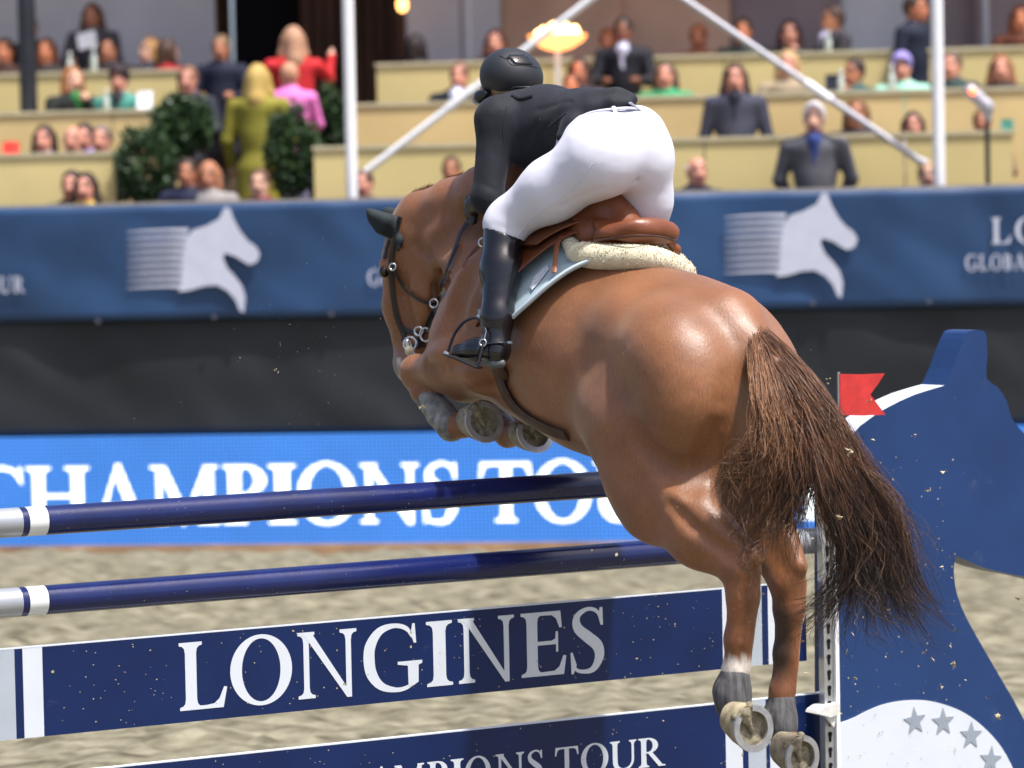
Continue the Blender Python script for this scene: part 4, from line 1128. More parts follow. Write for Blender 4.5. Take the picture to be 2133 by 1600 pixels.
bo, _, _ = sdf_obj('ear_bonnet', bonnet, .0065, M['bonnet_cloth'], horse)

# ------------------------------------------------------------------ bridle
bri = thing('bridle', P(850, 700, 12.9), 'black leather bridle with steel bit rings and reins on the horse head', 'bridle')
def strap(pts, wpx, name, m, parent, off=.006, n=24, flat=.28, cast=True, d=12.75):
    X = spline(np.array(pts, float), n); W = []; N = []
    for k, xx in enumerate(X):
        p, nn = hray(xx[0], xx[1], off) if cast else (None, None)
        if p is None: p = P(xx[0], xx[1], xx[2] if len(xx) > 2 else d); nn = np.array([-.3, -.9, .2])
        W.append(p); N.append(nn)
    W = np.array(W)
    dep = (W - CAM) @ _fw                      # smooth the depth so the strap hangs evenly
    sm = dep.copy()
    for _ in range(6): sm[1:-1] = (sm[:-2] + sm[1:-1] * 2 + sm[2:]) / 4
    sm = np.minimum(sm, dep)
    W = np.array([CAM + (w - CAM) * (a / b) for w, a, b in zip(W, sm, dep)])
    r = px2m(wpx, 12.7) / 2
    return smooth_shade(MB().tube(list(W), r, 8, flat=flat, nrm=np.array(N)).build(name, m, parent), 60)
BL = M['black_leather']
strap([(836, 452), (827, 480), (819, 520), (815, 560), (819, 610), (828, 660), (846, 706)], 13, 'cheek_piece', BL, bri)
strap([(812, 500), (806, 520), (803, 540)], 10, 'brow_band', BL, bri)
strap([(819, 545), (832, 580), (852, 605), (878, 624), (902, 632)], 8, 'throat_strap', BL, bri, off=.012)
strap([(834, 678), (850, 690), (872, 694), (896, 684)], 11, 'nose_band', BL, bri)
strap([(840, 704), (858, 722), (884, 716)], 12, 'flash_strap', BL, bri)
strap([(1004, 428), (968, 484), (947, 542), (926, 590), (904, 632), (892, 668), (870, 712)], 12, 'rein', BL, bri, off=.016, flat=.35, n=40)
strap([(903, 636, 12.70), (912, 668, 12.66), (926, 706, 12.60)], 8, 'martingale_strap', BL, bri, cast=False)
def ring(x, y, d, rpx, tpx, name, parent, nrm=(-.3, -.9, .1), m='bright_steel'):
    c = P(x, y, d); n = unit(nrm); e1 = unit(np.cross(n, [0, 0, 1.0])); e2 = np.cross(n, e1); r = px2m(rpx, d)
    pts = [c + r * (e1 * math.cos(t) + e2 * math.sin(t)) for t in np.linspace(0, 2 * math.pi, 25)]
    return smooth_shade(MB().tube(pts, px2m(tpx, d) / 2, 6, cap=False, nrm=n).build(name, M[m], parent), 70)
ring(904, 632, 12.69, 9, 4, 'martingale_ring', bri)
ring(886, 697, 12.78, 14, 4.5, 'bit_ring', bri, (-.6, -.8, 0))
ring(854, 716, 12.82, 14, 5, 'bit_ring', bri)
ring(872, 690, 12.80, 9, 5, 'buckle', bri)
ring(818, 556, 12.83, 7, 4, 'buckle', bri)
ring(1006, 505, 12.20, 9, 5, 'breastplate_ring', bri)
s = SDF().ell(P(853, 731, 12.80), (.018, .018, .02)); sdf_obj('bit_guard', s, .005, M['sheepskin'], bri)
s = SDF().cone(P(848, 712, 12.82), P(862, 745, 12.82), .012, .010); sdf_obj('shank', s, .004, M['bright_steel'], bri)
strap([(1004, 508), (985, 525), (965, 556)], 7, 'breastplate_strap', M['brown_leather'], bri)

# ------------------------------------------------------------------ saddle pad, sheepskin, saddle
def shell(frear, ffront, phis, off_fn, ns, name, m, parent, thick=.008):
    """sheet wrapped over the horse's back, in horse coordinates: angle phi from the spine, f along the back"""
    np_ = len(phis); V = np.zeros((np_, ns, 3)); Nn = np.zeros((np_, ns, 3))
    for i, ph in enumerate(phis):
        f0, f1 = frear(ph), ffront(ph)
        for j in range(ns):
            t = j / (ns - 1); f = f0 + (f1 - f0) * t
            a = math.radians(ph); dr = HL * math.sin(a) + HU * math.cos(a)
            o = hl(f, 0, -.05); h, n, ix, _d = HB.ray_cast(Vector(o + dr * .9), Vector(-dr))
            h = np.array(h) if h is not None else o + dr * .3
            V[i, j] = h + dr * off_fn(ph, t); Nn[i, j] = dr
    for _ in range(3):
        V[1:-1] = (V[:-2] + 2 * V[1:-1] + V[2:]) / 4; V[:, 1:-1] = (V[:, :-2] + 2 * V[:, 1:-1] + V[:, 2:]) / 4
    U = V + Nn * thick; n = np_ * ns
    v = np.vstack([V.reshape(-1, 3), U.reshape(-1, 3)])
    i = np.arange(np_ - 1)[:, None] * ns + np.arange(ns - 1)[None]
    q_ = np.stack([i, i + ns, i + ns + 1, i + 1], -1).reshape(-1, 4)
    f = [tuple(a) for a in q_] + [tuple(a[::-1] + n) for a in q_]
    for k in range(ns - 1):
        f.append((k + 1, k, n + k, n + k + 1)); b = (np_ - 1) * ns; f.append((b + k, b + k + 1, n + b + k + 1, n + b + k))
    for k in range(np_ - 1):
        f.append((k * ns, (k + 1) * ns, n + (k + 1) * ns, n + k * ns)); b = ns - 1; f.append(((k + 1) * ns + b, k * ns + b, n + k * ns + b, n + (k + 1) * ns + b))
    o = mobj(name, v, f, m, parent, False); smooth_shade(o, 50)
    return o, U
def prof(tab):
    xs, ys = zip(*tab); return lambda p: float(np.interp(abs(p), xs, ys))
pad = thing('saddle_pad', hl(.2, 0, .4), 'pale blue quilted saddle pad between saddle and horse', 'saddle pad')
pr = prof([(0, -.17), (8, -.15), (16, -.09), (25, -.02), (32, .02), (44, .065), (56, .115), (64, .165), (72, .215)])
po, PU = shell(pr, lambda p: .50 - .0009 * abs(p), list(np.linspace(-72, 72, 67)), lambda p, t: .012 + (.030 if abs(p) > 14 else .006) * (1 - t) ** 3 + .004 * math.sin(p * .9) * math.sin(t * 30), 26, 'quilted_cloth', M['pad_blue'], pad, .012)
smooth_shade(MB().tube([PU[k, 0] for k in range(43, 67)], .0075, 8).build('piping', M['pad_piping'], pad), 60)
smooth_shade(MB().tube([PU[66, k] for k in range(26)], .0075, 8).build('piping', M['pad_piping'], pad), 60)
# badge lying on the pad's rear corner
def padpt(x, y, off):
    bestk = None
    r = unit(at(x, y, 1) - CAM)
    W = PU.reshape(-1, 3) - CAM; t = W @ r; dist = np.linalg.norm(W - t[:, None] * r, axis=1) + .05 * (t - t.min())
    k = dist.argsort()[:6]; return CAM + r * (t[k].mean() - off)
bp = [padpt(x, y, .012) for x, y in [(1104, 598), (1112, 578), (1128, 560), (1140, 552), (1143, 560), (1132, 576), (1118, 594), (1108, 604)]]
MB().prism(bp, [p + _fw * .006 for p in bp]).build('badge', M['pad_badge'], pad)

sk = thing('sheepskin_half_pad', hl(0, 0, .42), 'cream sheepskin roll under the rear of the saddle', 'half pad')
s = SDF()
s.rope(q((1196, 526, 11.90), (1240, 533, 11.86), (1300, 536, 11.82), (1345, 538, 11.80), (1378, 546, 11.82), (1410, 560, 11.88), (1434, 572, 11.94)), [.030, .038, .037, .034, .036, .035, .027], .03)
s.chain(q((1192, 515, 11.95), (1180, 490, 12.1)), [.03, .03], .03)
s.chain(q((1420, 558, 11.96), (1380, 515, 12.1)), [.035, .035], .03)
ro, rv, rf = sdf_obj('roll', s, .006, M['sheepskin'], sk)
wool = MB(); g = np.random.default_rng(12)
for k in g.integers(0, len(rv), 2600):
    p = rv[k]; d_ = unit(g.normal(size=3) + np.array([0, -.6, .2])); wool.tube([p, p + d_ * .003, p + d_ * .005 + g.normal(size=3) * .001], [.0018, .0015, .0006], 3, cap=False)
o = wool.build('fleece', M['sheepskin'], sk); o['kind'] = 'stuff'

sad = thing('saddle', hl(.15, 0, .45), 'brown leather jumping saddle under the rider', 'saddle')
BR = M['brown_leather']
fr_ = prof([(0, .0), (8, .05), (16, .11), (26, .175), (40, .225), (52, .25), (62, .275), (68, .31)])
for s_ in (1, -1):
    shell(fr_, lambda p: .47 - .0010 * abs(p), [s_ * a for a in np.linspace(4, 68, 34)][::s_],
          lambda p, t: .050 + .030 * (1 - t) ** 2 * (1 if abs(p) < 60 else .5), 16, 'flap', BR, sad, .007)
    shell(lambda p: fr_(p) + .03, lambda p: .46, [s_ * a for a in np.linspace(3, 30, 18)][::s_], lambda p, t: .072 + .030 * (1 - t) ** 2, 12, 'skirt', BR, sad, .006)
S = SDF()
S.chain([hl(.50, 0, .42), hl(.34, 0, .43), hl(.16, 0, .42), hl(.0, 0, .42), hl(-.08, 0, .43)], [.06, .055, .06, .055, .04], .06)
for s_ in (1, -1):
    S.cone(hl(.40, s_ * .03, .42), hl(.08, s_ * .09, .41), .045, .055, .06)
S.chain(q((1222, 446, 12.05), (1266, 430, 12.0), (1300, 455, 11.97)), [.05, .06, .05], .05)
sdf_obj('seat', S, .009, BR, sad)
C_ = SDF()
C_.ell(P(1322, 477, 11.94), (.13, .165, .024), tilt(HR, 1, -14), .03)
C_.rope(q((1242, 496, 11.87), (1280, 481, 11.83), (1328, 470, 11.81), (1374, 470, 11.86), (1405, 478, 11.94)), [.011, .014, .015, .014, .011], .03)
C_.rope(q((1300, 486, 11.83), (1350, 480, 11.83), (1402, 488, 11.93)), [.011, .020, .012], .03)
co, _, _ = sdf_obj('cantle', C_, .007, BR, sad)
Pn = SDF()
Pn.ell(P(1292, 505, 11.91), (.09, .105, .022), HR, .02)
Pn.chain(q((1392, 502, 11.93), (1408, 520, 11.96), (1411, 534, 11.97)), [.016, .015, .010], .02)
sdf_obj('panel', Pn, .007, BR, sad)
smooth_shade(MB().tube(list(spline(np.array(q((1232, 503, 11.845), (1280, 496, 11.80), (1330, 491, 11.765), (1376, 493, 11.82), (1410, 503, 11.91))), 20)), .004, 6).build('welt', M['dark_leather'], sad), 60)
smooth_shade(MB().tube([PU[66 - 14, 0] + HU * .03, P(1160, 510, 11.95), P(1168, 492, 11.97)], .009, 6, flat=.3).build('billet', BR, sad), 60)
# girth
def girth():
    X = spline(np.array([(1043, 758), (1048, 790), (1060, 822), (1082, 850), (1112, 874), (1150, 893), (1186, 905)], float), 40); W = []; N = []
    for k, (x, y) in enumerate(X):
        p, n = hray(x, y, .012)
        if p is None: break
        W.append(p); N.append(n)
    w = np.array([.034, .034, .036, .036, .034, .03, .024]); r = np.interp(np.linspace(0, 1, len(W)), np.linspace(0, 1, 7), w)
    smooth_shade(MB().tube(W, list(r), 10, flat=.3, nrm=np.array(N)).build('girth', M['dark_leather'], sad), 60)
girth()
# stirrup
smooth_shade(MB().tube(q((1010, 655, 11.98), (1000, 668, 12.0), (994, 680, 12.02)), .009, 6, flat=.4).build('stirrup_leather', BR, sad), 60)
st = q((1004, 672, 11.98), (990, 662, 12.0), (968, 670, 12.03), (950, 690, 12.06), (940, 712, 12.07), (932, 738, 12.08))
stir = smooth_shade(MB().tube(list(spline(np.array(st), 24)), .0055, 8).build('stirrup', M['black_metal'], sad), 60)
smooth_shade(MB().tube(q((1004, 672, 11.98), (1012, 690, 11.9), (1004, 728, 11.88), (996, 762, 11.88)), .0055, 8).build('branch', M['black_metal'], stir), 60)
smooth_shade(MB().tube(q((930, 738, 12.08), (962, 750, 11.98), (998, 766, 11.87)), .017, 8, flat=.3).build('tread', M['rubber_black'], stir), 60)
smooth_shade(MB().tube(q((927, 735, 12.075), (935, 741, 12.06)), .009, 8).build('stud', M['bright_steel'], stir), 60)

# ------------------------------------------------------------------ the rider
mat('skin', (.52, .30, .20), .5, .4, var=.08, vscale=20)
mat('breeches_white', (.63, .635, .72), .72, .25, var=.02, bump=.10, bscale=14, sheen=.1)
mat('jacket_navy', (.0085, .010, .016), .75, .3, var=.25, vscale=12, bump=.35, bscale=11, sheen=.06)
mat('jacket_flap', (.014, .016, .022), .6, .4, bump=.2, bscale=14)
mat('boot_leather', (.006, .006, .008), .20, .5, bump=.10, bscale=16, coat=.3)
mat('boot_sole', (.10, .11, .12), .5, .4, var=.3, vscale=40)
mat('helmet_matte', (.020, .022, .026), .50, .45, bump=.05, bscale=300)
mat('helmet_gloss', (.012, .012, .014), .10, .6)
mat('rider_hair', (.26, .17, .09), .6, .3, color2=(.12, .075, .04), vscale=60)
mat('belt_grey', (.42, .42, .50), .5, .4)
rid = thing('person', P(1040, 760, 12.0), 'rider in dark jacket, white breeches, black helmet and boots leaning over the horse', 'person')
# joints
pelvis = P(1296, 316, 11.97)
def legs(s, grow=0.0):
    s.ell(P(1286, 306, 12.00), (.165, .12, .125), None, .06)
    s.ell(P(1258, 322, 11.88), (.116, .115, .130), None, .10)
    s.ell(P(1334, 320, 11.99), (.092, .11, .150), None, .06)
    s.cone(P(1242, 336, 11.88), P(1150, 395, 11.99), .120, .100, .06)
    s.cone(P(1150, 395, 11.99), P(1060, 458, 12.09), .100, .070, .05)
    s.cone(P(1342, 340, 12.0), P(1346, 420, 12.05), .094, .080, .05)
    s.cone(P(1346, 420, 12.05), P(1338, 500, 12.15), .080, .065, .05)
def shin(s):
    s.cone(P(1052, 470, 12.08), P(1044, 560, 12.03), .066, .062, .04)
    s.cone(P(1044, 560, 12.03), P(1034, 690, 11.96), .062, .040, .04)
    s.cone(P(1034, 690, 11.96), P(1032, 735, 11.95), .042, .040, .03)
    s.cone(P(1030, 728, 11.95), P(955, 735, 12.10), .042, .028, .03)
    s.cone(P(1338, 500, 12.15), P(1320, 700, 12.30), .058, .042, .04)
    s.cone(P(1320, 700, 12.30), P(1240, 740, 12.45), .042, .03, .03)
def torso(s):
    s.cone(P(1262, 276, 12.03), P(1215, 264, 12.08), .105, .112, .06)
    s.cone(P(1215, 264, 12.08), P(1135, 262, 12.24), .112, .128, .07)
    s.cone(P(1135, 262, 12.24), P(1075, 258, 12.36), .128, .105, .06)
    s.ell(P(1120, 285, 12.26), (.13, .12, .11), None, .06)
    s.cone(P(1040, 248, 12.22), P(1150, 235, 12.55), .070, .075, .05)
def arms(s):
    s.cone(P(1036, 250, 12.20), P(1015, 412, 12.15), .058, .046, .06)
    s.cone(P(1015, 412, 12.15), P(1010, 420, 12.40), .046, .040, .03)
    s.cone(P(1150, 240, 12.55), P(1120, 370, 12.72), .060, .05, .04)
    s.cone(P(1120, 370, 12.72), P(1062, 386, 12.70), .05, .036, .03)
def headp(s):
    s.cone(P(1075, 225, 12.40), P(1062, 185, 12.46), .055, .055, .04)
    s.ell(P(1056, 172, 12.50), (.078, .095, .105), None, .03)
    s.ell(P(1022, 196, 12.52), (.05, .06, .06), None, .03)           # face towards the horse's head
    s.ell(P(1004, 200, 12.54), .016, None, .02)                      # nose
    s.ell(P(1026, 199, 12.43), (.012, .008, .02), None, .01)         # ear
Bd = SDF(); legs(Bd); shin(Bd); torso(Bd); arms(Bd); headp(Bd)
# gloved hands on the reins: palm, four fingers, thumb
def hand(s, w, fdir, side, curl):
    w = np.asarray(w); f = unit(fdir); sd = unit(side); dn = np.cross(f, sd)
    s.cone(w, w + f * .07, .030, .034, .02)
    for k in range(4):
        b = w + f * .085 + sd * (.030 - .02 * k); L = [.034, .040, .037, .029][k]
        s.chain([b, b + f * L, b + f * L * 1.1 + curl * L * .9, b + f * L * .3 + curl * L * 1.2], [.0095, .009, .0085, .008], .006)
    b = w + f * .03 + sd * .03
    s.chain([b, b + f * .03 + sd * .018, b + f * .055 + sd * .010 + curl * .01], [.011, .010, .009], .008)
Hn, Hn2 = SDF(), SDF()
hand(Hn, P(1008, 422, 12.42), [-.5, .85, -.1], [.1, .1, 1], np.array([.3, -.2, -.9]) * 1.0)
hand(Hn2, P(1058, 388, 12.70), [-.75, .5, -.35], [.1, .2, 1], np.array([-.2, -.5, -.8]) * 1.0)
for pr_ in Hn.p + Hn2.p: Bd.p.append(pr_)
sdf_obj('body', Bd, .011, M['skin'], rid, inflate=-.006)
for h_ in (Hn, Hn2): sdf_obj('glove', h_, .0055, M['black_leather'], rid, inflate=.004)

# breeches: everything from the waist down to the boot top
Br = SDF(); legs(Br)
kn = P(1052, 470, 12.08); Br.cone(P(1062, 456, 12.09), P(1054, 484, 12.07), .070, .062, .03)
for (a, b) in [((1275, 395, 11.86), (1190, 440, 11.92)), ]:
    pass
Br.ell(P(1047, 468, 12.085), (.062, .06, .05), None, .03)
Br.cone(P(1212, 286, 11.98), P(1322, 276, 12.02), .078, .078, .04)
for a, b in [((1020, 466, 12.02), (1070, 482, 12.0)), ((1026, 456, 12.0), (1076, 472, 11.98)), ((1018, 482, 12.02), (1058, 494, 12.0)), ((1110, 452, 11.93), (1075, 480, 11.985)), ((1168, 430, 11.9), (1250, 392, 11.80)), ((1150, 360, 11.92), (1200, 300, 11.86))]:
    Br.cone(P(a[0], a[1], a[2] - .012), P(b[0], b[1], b[2] - .012), .006, .004, .022, sub=True)
Br.cone(P(1312, 300, 11.86), P(1322, 372, 11.88), .004, .006, .035, sub=True)     # seat seam
bre, bvv, bff = sdf_obj('breeches', Br, .0095, M['breeches_white'], rid, inflate=.008)
ripple(bre, bvv, .0022, .07, 81, (.8, .5, 1.0))
# creases behind the knee and along the thigh: soft rolled folds
fold = SDF()
sdf_f = [((1085, 500, 11.99), (1040, 478, 12.02), (1022, 462, 12.06)), ((1082, 488, 11.985), (1055, 470, 12.0), (1036, 450, 12.05))]
BB = BVHTree.FromPolygons([tuple(p) for p in bvv], [tuple(map(int, q_)) for q_ in bff])
def on(bvh, x, y, off):
    h, n, i, t = bvh.ray_cast(Vector(CAM), Vector(unit(at(x, y, 1) - CAM)))
    return None if h is None else np.array(h) + np.array(n) * off
def seam(bvh, pts, r, name, m, parent, off=.0, n=24):
    W = [on(bvh, x, y, off) for x, y in spline(np.array(pts, float), n)]; W = [w for w in W if w is not None]
    if len(W) > 3: return smooth_shade(MB().tube(W, r, 6).build(name, m, parent), 70)
seam(BB, [(1078, 492), (1110, 455), (1160, 418), (1205, 382), (1235, 340)], .0028, 'side_seam', M['breeches_white'], bre, -.001)
smooth_shade(MB().tube(list(spline(np.array(q((1196, 258, 11.925), (1222, 238, 11.915), (1270, 228, 11.89), (1320, 226, 11.92), (1352, 240, 11.99))), 24)), .0125, 8, flat=.4).build('waistband', M['breeches_white'], bre), 60)
smooth_shade(MB().tube(q((1278, 222, 11.885), (1284, 240, 11.865)), .008, 6, flat=.4).build('belt_loop', M['breeches_white'], bre), 60)
smooth_shade(MB().tube(q((1312, 214, 11.91), (1334, 232, 11.93), (1342, 242, 11.95)), .010, 8, flat=.4).build('belt', M['belt_grey'], bre), 60)

# jacket
Jk = SDF(); torso(Jk); arms(Jk)
# hem: the coat rides up and its skirt sticks out over the seat
Jk.chain(q((1225, 232, 12.00), (1262, 216, 11.99), (1300, 207, 11.99)), [.035, .024, .012], .03)
Jk.chain(q((1200, 236, 12.02), (1250, 210, 12.05), (1306, 204, 12.05)), [.05, .028, .012], .03)
Jk.chain(q((1235, 216, 12.00), (1285, 203, 11.98), (1316, 208, 11.97)), [.035, .020, .012], .03)
Jk.chain(q((1235, 228, 11.95), (1275, 217, 11.93), (1306, 216, 11.94)), [.026, .014, .009], .02)
Jk.chain(q((1225, 250, 11.98), (1195, 262, 11.95), (1172, 285, 11.93)), [.045, .028, .014], .03)
Jk.chain(q((1330, 236, 12.10), (1352, 248, 12.10), (1368, 264, 12.08)), [.022, .016, .008], .03)
# folds in the cloth
for a, b, r in [((1062, 250, 12.10), (1052, 330, 12.09), .008), ((1120, 262, 12.085), (1065, 325, 12.115), .006), ((1170, 240, 11.99), (1105, 300, 12.09), .006),
                ((1200, 255, 11.94), (1130, 320, 12.08), .006), ((1020, 300, 12.105), (1036, 330, 12.105), .004), ((1000, 380, 12.09), (1034, 395, 12.09), .005), ((1190, 215, 11.97), (1120, 228, 12.08), .004), ((1090, 240, 12.14), (1078, 330, 12.13), .005)]:
    Jk.cone(P(*a), P(*b), r, r * .6, .03, sub=True)
jo, jv, jf = sdf_obj('jacket', Jk, .0085, M['jacket_navy'], rid, inflate=.010)
ripple(jo, jv, .003, .045, 71, (1.0, .6, .55))
JB = BVHTree.FromPolygons([tuple(p) for p in jv], [tuple(map(int, q_)) for q_ in jf])
seam(JB, [(1180, 236), (1140, 268), (1098, 318)], .0025, 'back_seam', M['jacket_navy'], jo)
seam(JB, [(1056, 222), (1048, 260), (1050, 300)], .0025, 'sleeve_seam', M['jacket_navy'], jo)
seam(JB, [(1068, 200), (1085, 206), (1110, 200)], .010, 'collar', M['jacket_navy'], jo)

# boots
Bt = SDF()
Bt.cone(P(1050, 485, 12.08), P(1043, 560, 12.03), .073, .064, .04)
Bt.cone(P(1044, 560, 12.03), P(1036, 660, 11.97), .066, .052, .04)
Bt.cone(P(1036, 660, 11.97), P(1034, 712, 11.955), .052, .047, .03)
Bt.ell(P(1034, 735, 11.945), (.045, .05, .042), None, .025)
Bt.chain(q((1030, 730, 11.95), (992, 730, 12.01), (958, 734, 12.06)), [.042, .038, .028], .025)
for y in (668, 680, 690): Bt.cone(P(1012, y, 11.90), P(1052, y + 6, 11.885), .0035, .0035, .012, sub=True)     # ankle creases
topc = lambda X, Y, Z: None
bt, _, _ = sdf_obj('boot', Bt, .007, M['boot_leather'], rid, inflate=.004,
                   clip=lambda X, Y, Z: (Z - (CAM_H + .012 - .38 * (X - P(1045, 480, 12.05)[0]))))
Bs = SDF().chain(q((1046, 757, 11.915), (1028, 757, 11.92), (1000, 752, 11.97)), [.016, .016, .010], .012)
Bs.chain(q((1000, 750, 11.98), (950, 745, 12.09)), [.010, .010], .01)
sdf_obj('sole', Bs, .006, M['boot_sole'], bt)
smooth_shade(MB().tube(q((1000, 726, 11.93), (1016, 716, 11.895), (1040, 714, 11.89), (1062, 714, 11.895)), .006, 8, flat=.5).build('spur', M['black_metal'], bt), 60)
smooth_shade(MB().tube(q((1058, 714, 11.895), (1067, 714, 11.885)), .006, 8).build('spur_tip', M['bright_steel'], bt), 60)
ring(1006, 714, 11.885, 7, 4, 'spur_buckle', bt)
smooth_shade(MB().tube(q((1004, 720, 11.90), (998, 735, 11.925), (996, 750, 11.94)), .006, 6, flat=.5).build('spur_strap', M['black_leather'], bt), 60)
Bt2 = SDF().chain(q((1338, 500, 12.15), (1325, 640, 12.27), (1318, 700, 12.31)), [.062, .05, .044], .03).chain(q((1318, 710, 12.32), (1240, 745, 12.46)), [.044, .03], .03)
sdf_obj('boot', Bt2, .011, M['boot_leather'], rid, inflate=.005)

# helmet
He = SDF()
He.ell(P(1067, 163, 12.49), (.116, .130, .103), None, .03)
He.ell(P(1058, 150, 12.49), (.098, .115, .085), None, .03)
def clip_h(X, Y, Z):
    a = P(1000, 196, 12.49); b = P(1126, 186, 12.49); sl = (b[2] - a[2]) / (b[0] - a[0])
    return (a[2] + sl * (X - a[0]) - Z) * .95
he, hv, hf_ = sdf_obj('helmet', He, .0065, M['helmet_matte'], rid, clip=clip_h)
Pk = SDF().chain(q((1012, 196, 12.44), (1000, 204, 12.46), (997, 208, 12.55), (1006, 200, 12.64)), [.016, .017, .016, .012], .02)
Pk.ell(P(1003, 200, 12.53), (.028, .09, .026), None, .02)
sdf_obj('peak', Pk, .006, M['helmet_gloss'], he)
hb = BVHTree.FromPolygons([tuple(p) for p in hv], [tuple(map(int, q_)) for q_ in hf_])
def panel(bvh, poly, name, m, parent, off=.0035, step=4):
    xs = [p[0] for p in poly]; ys = [p[1] for p in poly]
    def inside(x, y):
        c = False; j = len(poly) - 1
        for i in range(len(poly)):
            (xi, yi), (xj, yj) = poly[i], poly[j]
            if (yi > y) != (yj > y) and x < (xj - xi) * (y - yi) / (yj - yi) + xi: c = not c
            j = i
        return c
    gx = np.arange(min(xs), max(xs) + step, step); gy = np.arange(min(ys), max(ys) + step, step); idx = {}; V = []; F_ = []
    for i, x in enumerate(gx):
        for j, y in enumerate(gy):
            if inside(x, y):
                p = on(bvh, x, y, off)
                if p is not None: idx[i, j] = len(V); V.append(p)
    for (i, j) in list(idx):
        k = [(i, j), (i, j + 1), (i + 1, j + 1), (i + 1, j)]
        if all(t in idx for t in k): F_.append(tuple(idx[t] for t in k))
    if not F_: return None
    o = mobj(name, V, F_, m, parent, True)
    md = o.modifiers.new('thickness', 'SOLIDIFY'); md.thickness = .003; md.offset = -1
    return o
panel(hb, [(1048, 122), (1062, 113), (1085, 111), (1106, 122), (1118, 140), (1100, 137), (1070, 135), (1058, 124)], 'shell_panel', M['helmet_gloss'], he)
seam(hb, [(1040, 116), (1056, 124), (1068, 135), (1100, 137), (1119, 141)], .0015, 'shell_seam', M['black_metal'], he, .001)
hr = SDF().ell(P(1078, 186, 12.43), (.075, .05, .03), None, .02).cone(P(1032, 190, 12.42), P(1050, 196, 12.41), .018, .018, .02)
sdf_obj('hair', hr, .008, M['rider_hair'], rid)
smooth_shade(MB().tube(q((1016, 192, 12.42), (1020, 205, 12.43), (1014, 214, 12.47)), .004, 6).build('chin_strap', M['black_leather'], he), 60)
smooth_shade(MB().tube(q((1050, 190, 12.40), (1074, 182, 12.365), (1102, 182, 12.37)), .005, 6).build('harness', M['black_leather'], he), 60)

